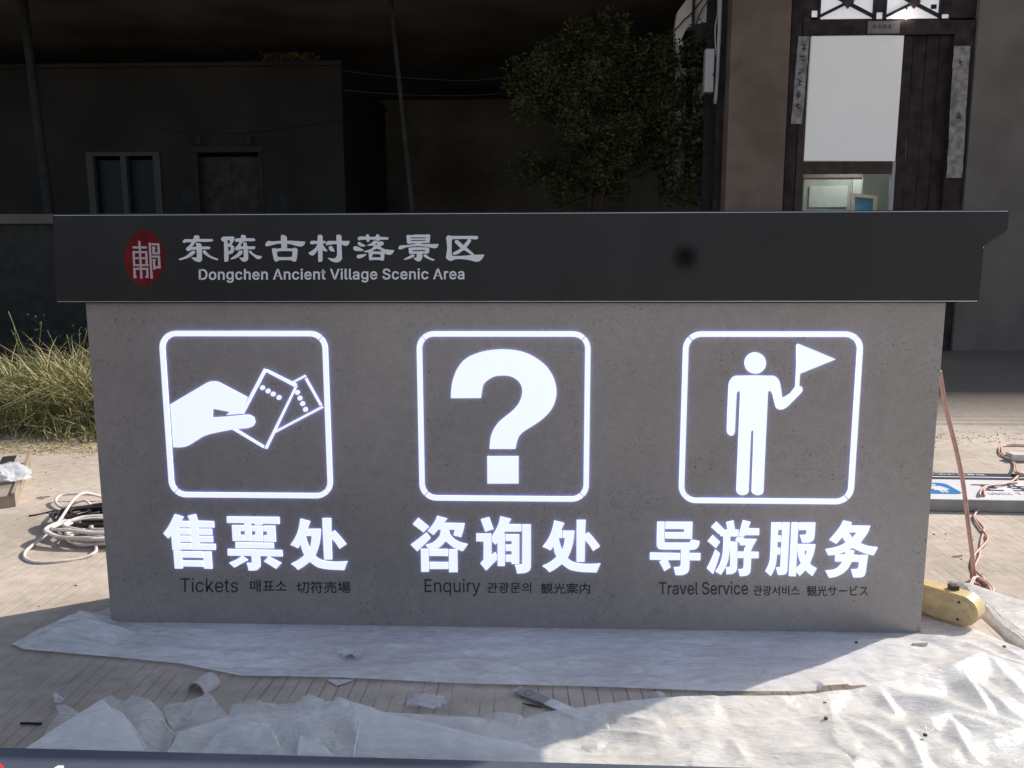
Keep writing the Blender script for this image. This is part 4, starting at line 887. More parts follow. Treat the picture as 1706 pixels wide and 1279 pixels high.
# grit on the concrete
random.seed(9)
vs, fs = [], []
for i in range(900):
    y = random.uniform(-1.1, 3.6); x = random.uniform(-4.5, 4.5); s = random.choice((.002, .003, .003, .006))*random.uniform(.6, 1.3); k = len(vs)
    for q in ((1, 0, 0), (-.5, .9, 0), (-.5, -.9, 0), (0, 0, 1.1)): vs.append((x+q[0]*s*random.uniform(.6, 1.4), y+q[1]*s, .0005+q[2]*s))
    fs += [(k, k+1, k+3), (k+1, k+2, k+3), (k+2, k, k+3)]
tag(mesh_obj('grit', vs, fs, M['grit']), 'loose dark grit scattered over the concrete', 'grit', kind='stuff')
# ------------------------------------------------------------------ plastic sheets
def facet(x, y, s, seed, warp=.35):
    """piecewise planar noise on a warped triangular lattice: crisp creases, flat facets"""
    x, y = x/s, y/s
    w = mn.noise_vector(Vector((x*.7, y*.7, seed))); x += w.x*warp*1.6; y += w.y*warp*1.6
    k = (x+y)*.3660254; i, j = math.floor(x+k), math.floor(y+k)
    u, v = x+k-i, y+k-j
    def h(a, b):
        q = math.sin((i+a)*127.1+(j+b)*311.7+seed*74.7)*43758.5453; return q-math.floor(q)
    if u > v: return h(0,0)*(1-u)+h(1,0)*(u-v)+h(1,1)*v
    return h(0,0)*(1-v)+h(0,1)*(v-u)+h(1,1)*u
def interp(P, x):
    if x <= P[0][0]: return P[0][1]
    for a, b in zip(P, P[1:]):
        if x <= b[0]: return a[1]+(b[1]-a[1])*(x-a[0])/(b[0]-a[0])
    return P[-1][1]
def sheet(name, x0, x1, near, far, nx, ny, hf, m, label, edge=.02, edgefn=None):
    vs, fs = [], []
    for j in range(ny+1):
        for i in range(nx+1):
            x = x0+(x1-x0)*i/nx; a, b = near(x), far(x); t = j/ny; y = a+(b-a)*t
            vs.append((x, y, max(.004, hf(x, y, t))))
    for j in range(ny):
        for i in range(nx): fs.append((j*(nx+1)+i, j*(nx+1)+i+1, (j+1)*(nx+1)+i+1, (j+1)*(nx+1)+i))
    o = mesh_obj(name, vs, fs, m, smooth=True)
    return tag(o, label, 'plastic sheet')
nearA = [tuple(G(*p)[:2]) for p in ((18,1076),(40,1086),(200,1100),(300,1110),(400,1130),(560,1133),(760,1143),(1000,1149),(1180,1156),(1340,1157),(1440,1150))]
nearA = [(x, y) for x, y in nearA] + [(1.32, -.6), (1.6, -1.0), (3.2, -1.2)]
farA_pts = [tuple(G(*p)[:2]) for p in ((18,1074),(60,1020),(100,988),(150,970))]
farA_pts += [(-1.4, .62), (-.5, .7), (.8, .66), (1.6, .58)] + [tuple(G(*p)[:2]) for p in ((1575,965),(1600,985),(1640,1028),(1706,1085))] + [(3.2, -.9)]
farA_pts.sort(); nearA.sort()
def amp_box(x, y):   # lies flat under the sign
    dx = max(0, abs(x)-1.62); dy = max(0, -y, y-.33); d = math.hypot(dx, dy)
    return min(1, d/.10)
def hA(x, y, t):
    base = .006
    right = min(1, max(0, (x-1.0)/.7)); left = min(1, max(0, (-1.5-x)/.25))
    a = .012*(facet(x*.6, y*1.6, .35, 1)-.35) + .009*facet(x*.6, y*2, .15, 2)+ .004*facet(x, y*1.5, .05, 3)
    r = .085*max(0, facet(x*.8+y*.5, y-x*.35, .36, 14, .15)-.38) + .04*facet(x+.4*y, y, .15, 15, .2) + .014*facet(x, y, .055, 16)
    l = .035*facet(x, y, .3, 24)+.025*facet(x, y, .12, 25)+.012*facet(x, y, .05, 26)
    # roll along the near hem
    hem = .006*math.exp(-(t/.03)**2)
    ed = min(1, (y-interp(nearA, x))/.05 if x < 1.1 else 1, (interp(farA_pts, x)-y)/.12, (x-nearA[0][0])/.12)
    kb = math.hypot(x-1.80, y-.08); kb = max(0, min(1, (kb-.13)/.12))
    h = base + (max(0, a)+r*right*kb*.4+l*left+ridges(RIDGES_A, x, y)*kb)*amp_box(x, y)*max(0, ed)+ hem*(x < 1.2)
    return h
def lo(P): return lambda x: interp(P, x)
BL = lambda px: 1244.5+px*35.5/1310          # far edge of the foreground board in the photograph
outB = [(300,1238),(380,1212),(480,1200),(600,1200),(700,1208),(850,1218),(905,1206),(960,1197),(1010,1188),(1100,1182),(1300,1178),(1400,1168),(1460,1158),(1500,1150),(1590,1126),(1640,1106),(1706,1128)]
Hh = {300:.01,380:.015,480:.02,600:.02,700:.015,850:.012,905:.025,960:.04,1010:.04,1100:.035,1300:.03,1400:.025,1460:.03,1500:.03,1590:.06,1640:.05,1706:.03}
farB = []; edgeH = []
for p in outB:
    g = G(*p, Hh[p[0]]); farB.append((g.x, g.y)); edgeH.append((g.x, Hh[p[0]]))
farB.sort(); edgeH.sort()
RIDGES = []
for a, b, A, w in (((1462,1158),(1590,1128),.030,.07), ((1590,1128),(1640,1186),.05,.09), ((1596,1130),(1706,1215),.035,.10), ((1640,1106),(1706,1172),.04,.08), ((1648,1120),(1700,1128),.02,.05),
        ((1460,1160),(1492,1196),.025,.05), ((1490,1165),(1690,1218),.04,.10), ((1508,1222),(1582,1206),.045,.07), ((1582,1206),(1660,1222),.04,.08), ((1508,1222),(1532,1274),.035,.05), ((1580,1206),(1612,1262),.03,.06),
        ((1218,1240),(1242,1276),.014,.05), ((1380,1165),(1392,1245),.018,.07), ((1300,1262),(1480,1276),.012,.06), ((1400,1200),(1500,1252),.016,.06), ((960,1200),(1090,1215),.03,.07), ((1090,1215),(1260,1186),.012,.12),
        ((1000,1225),(1100,1240),.02,.05), ((1150,1252),(1215,1238),.014,.04), ((1400,1195),(1520,1205),.015,.05), ((1640,1240),(1706,1225),.03,.05), ((1560,1270),(1650,1238),.02,.06)):
    RIDGES.append((G(*a, .03), G(*b, .03), A, w))
RIDGES_A = [(G(*a, .02), G(*b, .02), A, w) for a, b, A, w in (((1360,1132),(1440,1120),.010,.06), ((1535,1062),(1600,1075),.030,.06), ((1600,1075),(1700,1110),.02,.06), ((1640,1090),(1580,1118),.02,.06), ((1420,1128),(1560,1108),.014,.05), ((1600,1045),(1706,1100),.015,.05),
        ((60,1020),(150,1040),.03,.06), ((100,990),(180,1010),.035,.06), ((80,1040),(200,1050),.02,.05), ((200,1075),(420,1085),.006,.05), ((560,1075),(700,1070),.008,.06), ((900,1100),(1000,1085),.006,.06), ((640,1110),(760,1100),.006,.04), ((1080,1075),(1180,1100),.008,.07))]
def ridges(R_, x, y):
    h = 0
    for a, b, A, w in R_:
        dx, dy = b.x-a.x, b.y-a.y; L2 = dx*dx+dy*dy; t = ((x-a.x)*dx+(y-a.y)*dy)/L2; t = max(0, min(1, t))
        qx, qy = a.x+dx*t-x, a.y+dy*t-y; d = math.hypot(qx, qy)
        if d < w:
            s = 1-d/w; e = .8*A*(s**1.6)*(.45+.55*math.sin(math.pi*min(1, max(0, .15+t*.7)))); h = max(h, e)
    return h
sheet('plastic_sheet', nearA[0][0], 2.75, lo(nearA), lambda x: max(interp(farA_pts, x), interp(nearA, x)+.004), 520, 150, hA, M['plastic'], 'broad milky plastic sheet spread flat underneath the sign, crumpled at its right end')
def hB(x, y, t):
    e = interp(edgeH, x); d = interp(farB, x)-y; dn = y-nearB(x)
    b = .016*facet(x, y, .4, 34, .15) + .014*facet(x*1.2, y, .16, 35, .2)+.005*facet(x, y, .055, 36, .3)
    w = max(0, min(1, d/.08)); wn = max(.15, min(1, dn/.06))
    return .010+e*(1-w)*.95 + (b+ridges(RIDGES, x, y)*w)*wn + .012
nb0, nb1 = G(0, BL(0), .15), G(1310, BL(1310), .15)
def nearB(x): return nb0.y+(nb1.y-nb0.y)*(x-nb0.x)/(nb1.x-nb0.x)+.012 - 1.1*max(0, min(1, (x-1.02)/.12))
front = sheet('plastic_sheet', farB[0][0], 3.1, nearB, lambda x: max(interp(farB, x), nearB(x)+.02), 600, 150, hB, M['plasticb'], 'crumpled clear plastic sheet heaped in the foreground behind the blue-grey board')
def fold(pts, seed, amp=.010, m=None):
    """a raised flap of the sheet: outline with a height at every corner, crisp small facets inside"""
    P = [G(x, y, z) for x, y, z in pts]; bm = bmesh.new(); vs = [bm.verts.new(p) for p in P]
    for t in tessellate_polygon([[Vector((p.x, p.y, 0)) for p in P]]): bm.faces.new([vs[i] for i in t])
    for _ in range(4):
        bmesh.ops.subdivide_edges(bm, edges=[e for e in bm.edges if e.calc_length() > .009], cuts=1, use_grid_fill=False)
        bmesh.ops.triangulate(bm, faces=[f for f in bm.faces if len(f.verts) > 3])
    for v in bm.verts:
        k = 0 if v.is_boundary else 1
        v.co.z += k*(amp*(facet(v.co.x, v.co.y, .09, seed, .15)-.4)*2.0 + (amp*.5+.003)*(facet(v.co.x, v.co.y*1.4, .035, seed+1, .2)-.4))
    me = bpy.data.meshes.new('fold'); bm.to_mesh(me); bm.free(); me.materials.append(m or M['fold'])
    for p in me.polygons: p.use_smooth = True
    o = link(bpy.data.objects.new('fold', me)); o.parent = front; return P
def hem(P, r=.0022): 
    o = tube('creased_edge', P, r, M['foldedge'], n=6, it=1); o.parent = front
def Gz(L): return [G(*p) for p in L]
fold([(42,BL(42)+1,.05),(100,1207,.06),(135,1186,.07),(170,1164,.09),(185,1178,.09),(205,1190,.08),(225,1215,.07),(246,BL(246)+1,.05)], 61, .006, M['foldw'])
hem(Gz([(185,1178,.091),(205,1190,.081),(225,1215,.071),(246,BL(246)+1,.051)]), .0016)
fold([(60,BL(60)+1,.02),(80,1212,.03),(98,1188,.05),(92,1175,.07),(108,1172,.06),(132,1188,.05),(150,1195,.03),(150,BL(150),.02)], 62, .006)
fold([(150,1200,.03),(172,1166,.05),(185,1161,.06),(207,1168,.06),(225,1160,.08),(255,1171,.08),(268,1185,.07),(278,1210,.05),(292,1222,.03),(280,BL(280)+1,.03),(190,BL(190)+1,.03)], 63, .02)
hem(Gz([(268,1185,.072),(277,1209,.052),(292,1223,.032)]), .0014)
fold([(270,1183,.03),(318,1166,.05),(348,1156,.08),(353,1160,.08),(378,1191,.05),(372,1206,.04),(332,1240,.03),(322,BL(322)+1,.02),(285,BL(285)+1,.02),(292,1224,.03)], 64, .022)
fold([(378,1192,.04),(460,1172,.07),(500,1172,.08),(555,1167,.09),(563,1162,.10),(585,1170,.09),(598,1195,.08),(594,BL(594)+1,.04),(540,BL(540)+1,.03),(470,BL(470)+1,.02),(400,BL(400)+1,.02),(335,BL(335)+1,.02),(370,1206,.04)], 65, .04)
hem(Gz([(584,1173,.094),(598,1195,.085),(595,1225,.068),(588,BL(588)+1,.045)]), .0022); 
fold([(338,BL(338)+1,.05),(360,1222,.07),(410,1205,.09),(448,1203,.09),(458,1215,.09),(472,BL(472)+1,.05)], 66, .010)
hem(Gz([(410,1204,.094),(440,1208,.094),(455,1222,.088),(472,BL(472)+1,.054)]), .0016)
fold([(494,BL(494)+1,.05),(500,1225,.07),(528,1226,.07),(540,1240,.06),(556,BL(556)+1,.05)], 67, .006, M['foldw'])
fold([(563,1163,.08),(600,1172,.10),(640,1186,.10),(700,1200,.09),(800,1225,.07),(870,1238,.06),(935,1262,.04),(942,BL(942)+1,.03),(600,BL(600)+1,.03),(590,1210,.07)], 68, .007, M['foldw'])
fold([(650,1187,.03),(720,1190,.03),(790,1193,.03),(830,1186,.06),(860,1188,.06),(872,1194,.05),(862,1225,.03),(850,1240,.03),(800,1226,.03)], 69, .008)
fold([(862,1207,.02),(890,1207,.03),(885,1240,.02),(860,1235,.02)], 70, .004)
fold([(885,1210,.03),(905,1201,.05),(960,1195,.06),(1010,1190,.05),(1020,1225,.05),(990,BL(990)+1,.03),(944,BL(944)+1,.03),(890,1242,.02)], 71, .022)

# ------------------------------------------------------------------ foreground board lying flat
ZB = .15
fb = empty('foreground_sign_board', (0, -1.1, 0), 'blue-grey sign board edge crossing the very bottom, with a red seal and white letter', 'sign')
p0, p1 = G(0, 1244.5, ZB), G(1310, 1280, ZB); dirx = (p1-p0).normalized(); diry = Vector((-dirx.y, dirx.x, 0))
A0, A1 = p0-dirx*2.3, p0+dirx*2.5
q = [A0, A1, A1-diry*1.65, A0-diry*1.65]
vs = [Vector((v.x, v.y, ZB-.10)) for v in q]+[Vector((v.x, v.y, ZB)) for v in q]
place(mesh_obj('face', vs, [(0,1,2,3),(7,6,5,4),(0,4,5,1),(1,5,6,2),(2,6,7,3),(3,7,4,0)], M['bluegrey'], bevel=.003), fb)
for s in (.15, .75): # battens it rests on
    c = A0+dirx*4.8*s-diry*.8; box('batten', c.x-.04, c.x+.04, c.y-.78, c.y+.78, .002, ZB-.101, M['timber'], fb)
def onB(x, y, d): v = p0+dirx*x-diry*y; return Vector((v.x, v.y, ZB+d))
lg = G(-44, 1300, ZB); u0 = (lg-p0).dot(dirx); v0 = -(lg-p0).dot(diry)
prisms('red_seal', [[circ(u0, v0, .062, 32, .074)]], onB, M['redbright'], fb, .0012)
tg = G(101, 1276, ZB); u1 = (tg-p0).dot(dirx); v1 = -(tg-p0).dot(diry)
# first title character of the same lettering, enlarged
dong = [smooth_loop([(*p, 0) for p in L], 75, 2) for L in TITLE[0][1]]
sc = .16/1050
prisms('title_character', [[[( u1+(p[0]-600)*sc, v1+(p[1]-275)*sc) for p in L]] for L in dong], onB, M['signwhite'], fb, .0015)

# ------------------------------------------------------------------ toilet sign lying on the ground, right
ZT = .075
ts = empty('toilet_sign_panel', G(1640, 815), 'white restroom sign with blue pictogram and dark header, lying flat behind the big sign', 'sign')
a, b = G(1550, 831.5, ZT), G(1706, 834, ZT); e = G(1550, 787, ZT)
dx_ = (b-a).normalized(); dy_ = Vector((-dx_.y, dx_.x, 0)); LL = (e-a).dot(dy_)
def onT(u, v, d): p = a+dx_*u+dy_*v; return Vector((p.x, p.y, ZT+d))
def T(px, py): p = G(px, py, ZT)-a; return (p.dot(dx_), p.dot(dy_))
U0, U1 = -.75, 3.4
q = [a+dx_*U0, a+dx_*U1, a+dx_*U1+dy_*LL, a+dx_*U0+dy_*LL]
vs = [Vector((v.x, v.y, .003)) for v in q]+[Vector((v.x, v.y, ZT)) for v in q]
place(mesh_obj('body', vs, [(0,1,2,3),(7,6,5,4),(0,4,5,1),(1,5,6,2),(2,6,7,3),(3,7,4,0)], M['grey'], bevel=.002), ts)
v_h0, v_h1 = T(1600, 799)[1], T(1600, 795.2)[1]
v_h2 = T(1600, 793.8)[1]
def rect(u0, u1, v0, v1): return [(u0, v0), (u1, v0), (u1, v1), (u0, v1)]
prisms('white_face', [[rect(U0+.004, U1-.004, .006, v_h0)]], onT, M['signwhite'], ts, .001)
prisms('header_band', [[rect(U0+.004, U1-.004, v_h0+.002, v_h1)]], onT, M['navy'], ts, .001)
prisms('header_line', [[rect(U0+.004, U1-.004, v_h1+.002, v_h2)]], onT, M['signwhite'], ts, .001)
prisms('header', [[rect(U0+.004, U1-.004, v_h2+.002, LL-.006)]], onT, M['navy'], ts, .001)
def plT(px, py, d): return onT(px, py, d+.0015)
hu0, hu1 = T(1530, 790)[0], T(1639, 790)[0]
cjk('header_lettering', '东陈古村落景区', (hu0, hu1, LL-.03, v_h2+.03), 0, M['signwhite'], ts, .001, .02, plane=plT)
bu1, bv1 = T(1607, 823.5); bv2 = T(1590, 805)[1]; S_ = bv2-bv1; bu0 = bu1-S_*1.5
r_ = .05
rrp = [(cx+r_*math.cos(R(t)), cy+r_*math.sin(R(t))) for cx, cy, t0 in ((bu1-r_, bv2-r_, 0), (bu0+r_, bv2-r_, 90), (bu0+r_, bv1+r_, 180), (bu1-r_, bv1+r_, 270)) for t in range(t0, t0+91, 18)]
prisms('blue_square', [[rrp]], plT, M['blue'], ts, .001)
def plT2(x, y, d): return onT(x, y, d+.003)
cu = (bu0+bu1)/2
def man(cx, w):
    h = S_; z = bv1+h*.1
    body = [(cx-w, z+h*.58), (cx+w, z+h*.58), (cx+w*1.25, z+h*.28), (cx+w*.85, z+h*.28), (cx+w*.6, z+h*.45), (cx+w*.6, z), (cx+w*.12, z), (cx, z+h*.27), (cx-w*.12, z), (cx-w*.6, z), (cx-w*.6, z+h*.45), (cx-w*.85, z+h*.28), (cx-w*1.25, z+h*.28)]
    return [[body], [circ(cx, z+h*.69, h*.075, 14)]]
def woman(cx, w):
    h = S_; z = bv1+h*.1
    body = [(cx-w*.8, z+h*.58), (cx+w*.8, z+h*.58), (cx+w*1.4, z+h*.3), (cx+w, z+h*.28), (cx+w*.6, z+h*.46), (cx+w*1.05, z+h*.2), (cx+w*.5, z+h*.2), (cx+w*.5, z), (cx+w*.1, z), (cx+w*.1, z+h*.2), (cx-w*.1, z+h*.2), (cx-w*.1, z), (cx-w*.5, z), (cx-w*.5, z+h*.2), (cx-w*1.05, z+h*.2), (cx-w*.6, z+h*.46), (cx-w, z+h*.28), (cx-w*1.4, z+h*.3)]
    return [[body], [circ(cx, z+h*.69, h*.075, 14)]]
prisms('pictogram_man', man(cu-S_*.36, S_*.17), plT2, M['signwhite'], ts, .001)
prisms('pictogram_woman', woman(cu+S_*.36, S_*.17), plT2, M['signwhite'], ts, .001)
prisms('pictogram_divider', [[rect(cu-.006, cu+.006, bv1+S_*.08, bv2-S_*.08)]], plT2, M['signwhite'], ts, .001)
tu0, tv0 = T(1632, 817.5); tu1, tv1 = T(1649, 807.5); ww = tu1-T(1615.5, 807.5)[0]
cjk('name_lettering', '卫', (tu1-ww*1.02, tu1+ww*.12, tv1, tv0), 0, M['navy'], ts, .001, .03, plane=plT)
cjk('name_lettering', '生', (tu1+ww*.55, tu1+ww*1.7, tv1, tv0), 0, M['navy'], ts, .001, .03, plane=plT)
cjk('name_lettering', '间', (tu1+ww*2.15, tu1+ww*3.2, tv1, tv0), 0, M['navy'], ts, .001, .03, plane=plT)
gs, w_ = latin_groups('Public Toilet', 60)
lu0, lv0 = T(1637, 824)[0], T(1637, 824)[1]; hT = T(1637, 820.5)[1]-lv0
tag(prisms('name_lettering', gs, lambda x, y, d: onT(lu0+x/w_*ww*3.0, lv0+y/CH*hT, d+.001), M['navy'], ts, .001), kind='stuff')

# ------------------------------------------------------------------ extension lead block
eb = empty('power_strip', G(1600, 1040), 'worn cream extension socket block with four dark screws, propped on edge beside the sign', 'power strip')
# broad face seen from the camera: rounded bar standing on its long edge
c0, c1 = G(1536, 1010, .01), G(1606, 1056, .01)
c0 = Vector((1.63, .17, .025)); 
endp = G(1590, 1056, .012); ax = Vector((.66, -.75, 0)).normalized()
nrm = Vector((ax.y, -ax.x, 0)); LB, HB, TB = .315, .125, .085
st = Vector((1.660, .235, .018)); rr_ = HB/2
tilt = nrm*(-.0) 
def onE(u, v, d): p = st+ax*u+Vector((0, 0, v))+nrm*d; return p
bar = [(0, 0)] + [(LB-rr_+rr_*math.sin(R(t)), rr_-rr_*math.cos(R(t))) for t in range(0, 181, 12)] + [(0, HB)]
o = prisms('casing', [[bar]], lambda u, v, d: onE(u, v, d-TB), M['bone'], None, TB)
bm = bmesh.new(); bm.from_mesh(o.data); bmesh.ops.bevel(bm, geom=[e_ for e_ in bm.edges if e_.calc_face_angle(0) > 1], offset=.006, segments=3, affect='EDGES'); bm.to_mesh(o.data); bm.free()
place(o, eb)
ins = [(0.01, .012)] + [(LB-.012-(rr_-.012)+(rr_-.012)*math.sin(R(t)), rr_-(rr_-.012)*math.cos(R(t))) for t in range(0, 181, 12)] + [(0.01, HB-.012)]
prisms('base_plate', [[ins]], lambda u, v, d: onE(u, v, d), M['boned'], eb, .004)
for u, v in ((.09, .026), (.09, HB-.026), (LB-.07, .026), (LB-.07, HB-.026)):
    prisms('screw', [[circ(u, v, .0055, 12)]], lambda x, y, d: onE(x, y, .0035+d), M['screw'], eb, .0018)
pr = onE(.2, HB-.002, -TB*.6); box('cable_gland', pr.x-.018, pr.x+.018, pr.y-.015, pr.y+.015, pr.z, pr.z+.022, M['screw'], eb, .004)

# ------------------------------------------------------------------ cables
def cab(name, pts, r, m, label, cat='cable', group=None, **k): return tag(tube(name, pts, r, m, **k), label, cat, group)
gl = lambda px, py, z=.006: G(px, py, z)
P1 = [V(1563, 618, .34), V(1567, 640, .36), V(1574, 680, .38), V(1588, 735, .40), V(1602, 800, .43), V(1611, 870, .46), V(1618, 925, .47), gl(1622, 962, .01), gl(1632, 985), gl(1648, 993), gl(1650, 980, .012), gl(1638, 968, .02), gl(1622, 962, .03), gl(1612, 985, .02), gl(1600, 998, .012), gl(1590, 992, .02), pr+Vector((0, 0, .015))]
for k, dx in enumerate((0, .011)):
    cab('power_cable', [p+Vector((dx, .004*k, 0)) for p in P1], .0055, M['pink'], 'thin pink cable hanging from the sign down to the socket block, ' + ('left strand' if k == 0 else 'right strand'), group='pink strands feeding the sign')
base = [gl(1596, 992, .03), gl(1612, 996), gl(1636, 1002, .006), gl(1652, 990), gl(1648, 975), gl(1630, 962, .01), gl(1622, 945), gl(1628, 925), gl(1640, 900), gl(1636, 880), gl(1624, 862), gl(1632, 842, .012), G(1636, 826, ZT+.008), G(1640, 813, ZT+.008), G(1664, 808, ZT+.008), G(1690, 803, ZT+.01), G(1694, 795, ZT+.01), G(1706, 786, ZT+.01), G(1740, 770, ZT+.01)]
for k in range(2):
    pts = []
    rn = random.Random(40+k)
    for i, p in enumerate(base):
        pts.append(p+Vector((.016*math.sin(i*2.2+k*3.14), .010*math.cos(i*2.2+k*3.14), .006*k)))
    cab('twisted_cable', pts, .0065, M['pink'], 'pink cable twisted round its twin, snaking over the restroom sign, ' + ('upper one' if k else 'lower one'), group='twisted pink cables on the ground')
for k in range(2):
    o_ = .03*k
    pts = [gl(1760, 742+k*2), gl(1706, 741+k*2), gl(1672, 741+k*2), gl(1664+k*4, 748, .012), gl(1668+k*4, 758, .012), gl(1684+k*3, 768), gl(1690+k*3, 776, .03), gl(1692+k*4, 787, .1), G(1720, 792, ZT+.02)]
    cab('loop_cable', pts, .006, M['pink'], 'pink cable looping on the bare ground beyond the restroom sign, ' + ('outer strand' if k == 0 else 'inner strand'), group='looped cables beyond the restroom sign')
pg = empty('plug', gl(1700, 764), 'pale plug block lying at the end of the looped pink cables, at the right edge', 'plug')
c = gl(1700, 766); box('body', c.x-.09, c.x+.14, c.y-.05, c.y+.05, .003, .06, M['white_cable'], pg, .01)
for k in (-.02, .02): box('pin', c.x-.115, c.x-.091, c.y+k-.004, c.y+k+.004, .03, .04, M['steel'], pg)

# coil of white cable at left
random.seed(33)
cc = G(186, 893); cc.z = 0
for nm, m_, N, rad0, r, sx, zb, lab in (('cable_coil', M['white_cable'], 13, .27, .0085, 1.2, .0, 'thick coil of dusty white cable lying on the concrete left of the sign'),
                               ('black_cable_coil', M['black_cable'], 14, .26, .0075, 1.1, .0, 'tangle of black cable lying behind the white cable coil')):
    pts = []
    ctr = cc + (Vector((-.13, .20, 0)) if m_ is M['black_cable'] else Vector((.02, -.02, 0)))
    for k in range(N*12):
        a_ = 2*math.pi*k/12; lp = k//12; rr2 = rad0*(.72+.28*math.sin(lp*2.1+.4)) + random.uniform(-.015, .015)
        ox, oy = .05*math.sin(lp*1.7), .04*math.cos(lp*2.9)
        z = .012 + .055*(.5+.5*math.sin(lp*1.3+a_*.5)) + random.uniform(0, .012)
        pts.append(ctr+Vector((ox+rr2*sx*math.cos(a_), oy+rr2*math.sin(a_)*.62, z)))
    if m_ is M['white_cable']:
        tail = [gl(162, 905, .02), gl(160, 918, .02), gl(138, 929), gl(100, 935), gl(62, 937), gl(42, 930), gl(43, 918, .012), gl(62, 902, .02), gl(86, 882, .05), gl(104, 860, .08), gl(118, 838, .10), gl(132, 824, .10), gl(146, 821, .08), gl(170, 828, .04), gl(195, 835, .02)]
        # black gap avoided: the long loop continues the same cable
        pts = [p for p in pts] + [ctr+Vector((.1, -.12, .05))] + tail
    cab(nm, pts, r, m_, lab, 'cable', n=7, it=2)
lp = [gl(170, 826, .03), gl(140, 823, .04), gl(105, 824, .04), gl(93, 832, .03), gl(96, 841, .02), gl(108, 846, .02), gl(125, 838, .05), gl(142, 834, .06), gl(150, 841, .05), gl(151, 848, .03)]
cab('short_cable', lp, .0085, M['white_cable'], 'white cable loop bulging from the back of the coil', n=7, it=2)
cab('thin_black_lead', [gl(48, 859), gl(62, 857), gl(80, 853), gl(96, 850, .02)], .005, M['black_cable'], 'thin black lead poking out from the coil toward the left')

# ------------------------------------------------------------------ box channel and bag at far left
ch = empty('metal_channel', G(20, 800), 'long grey-brown metal channel lying on the concrete at the left edge, one end open', 'channel')
ea, eb2 = G(28, 818, .07), G(52, 757, .07); dch = (eb2-ea).normalized(); nch = Vector((dch.y, -dch.x, 0)); 
st_ = ea - dch*.12
def onC(u, v, z): p = st_+nch*u+dch*v; return Vector((p.x, p.y, z))
Lc = (eb2-st_).length
def cbox(name, u0, u1, v0, v1, z0, z1, m):
    vs = [onC(u0,v0,z0),onC(u1,v0,z0),onC(u1,v1,z0),onC(u0,v1,z0),onC(u0,v0,z1),onC(u1,v0,z1),onC(u1,v1,z1),onC(u0,v1,z1)]
    return place(mesh_obj(name, vs, boxv(0,1,0,1,0,1)[1], m), ch)
cbox('side', -.02, 0, 0, Lc, .003, .09, M['timber']); cbox('side', -.52, -.50, 0, Lc, .003, .09, M['timber'])
cbox('top', -.498, -.022, 0, Lc-.3, .06, .075, M['timber']); cbox('top', -.498, -.20, Lc-.298, Lc, .06, .075, M['timber'])
cbox('slot', -.18, -.09, Lc-.42, Lc-.02, .0765, .079, M['black'])
cbox('end_plate', -.498, -.022, -.004, .004, .003, .058, M['timber'])
cbox('end_hole', -.36, -.25, -.008, -.0045, .012, .05, M['wood'])
def lump(name, c, rx, ry, rz, m, label, cat, seed, fs=.08):
    bm = bmesh.new(); bmesh.ops.create_icosphere(bm, subdivisions=5, radius=1)
    for v in bm.verts:
        p = v.co.copy(); d = 1 + .55*(facet(p.x*.2+p.z*.13, p.y*.2-p.z*.1, fs, seed)-.5) + .22*(facet(p.z*.2+p.x*.1, p.y*.2+p.x*.13, fs*.5, seed+1)-.5)
        v.co = Vector((p.x*rx*d, p.y*ry*d, max(-rz*.2, p.z*rz*d)))
    me = bpy.data.meshes.new(name); bm.to_mesh(me); bm.free(); me.materials.append(m)
    o = link(bpy.data.objects.new(name, me)); o.location = c; return tag(o, label, cat)
g = G(8, 792, .1); lump('plastic_bag', (g.x-.02, g.y, .10), .17, .15, .065, M['bag'], 'crumpled pale blue plastic bag lying on the metal channel', 'bag', 50)

# ------------------------------------------------------------------ debris
def offcut(name, px, py, pts, h, m, label, cat, z=.004, rot=0, group=None):
    g = G(px, py); f = lambda x, y, d: Vector((g.x+x*math.cos(rot)-y*math.sin(rot), g.y+x*math.sin(rot)+y*math.cos(rot), z+d))
    return tag(prisms(name, [[pts]], f, m, None, h), label, cat, group)
# half ring of cardboard-like tube
def arch(name, px, py, r, L, rot, m, label):
    g = G(px, py); out = [(r*math.cos(R(t)), r*math.sin(R(t))) for t in range(-5, 186, 12)]; inn = [((r-.006)*math.cos(R(t)), (r-.006)*math.sin(R(t))) for t in range(185, -6, -12)]
    f = lambda x, z, d: Vector((g.x+x*math.cos(rot)-(d-L/2)*math.sin(rot), g.y+x*math.sin(rot)+(d-L/2)*math.cos(rot), max(.004, z+.005)))
    return tag(prisms(name, [[out+inn]], f, m, None, L), label, 'tube piece')
arch('tube_offcut', 340, 1148, .04, .075, -.35, M['foam'], 'short pale half tube lying open side down on the bare concrete strip')
arch('tube_offcut', 1099, 1178, .036, .06, .2, M['foam'], 'small pale domed tube piece peeping over the front plastic sheet')
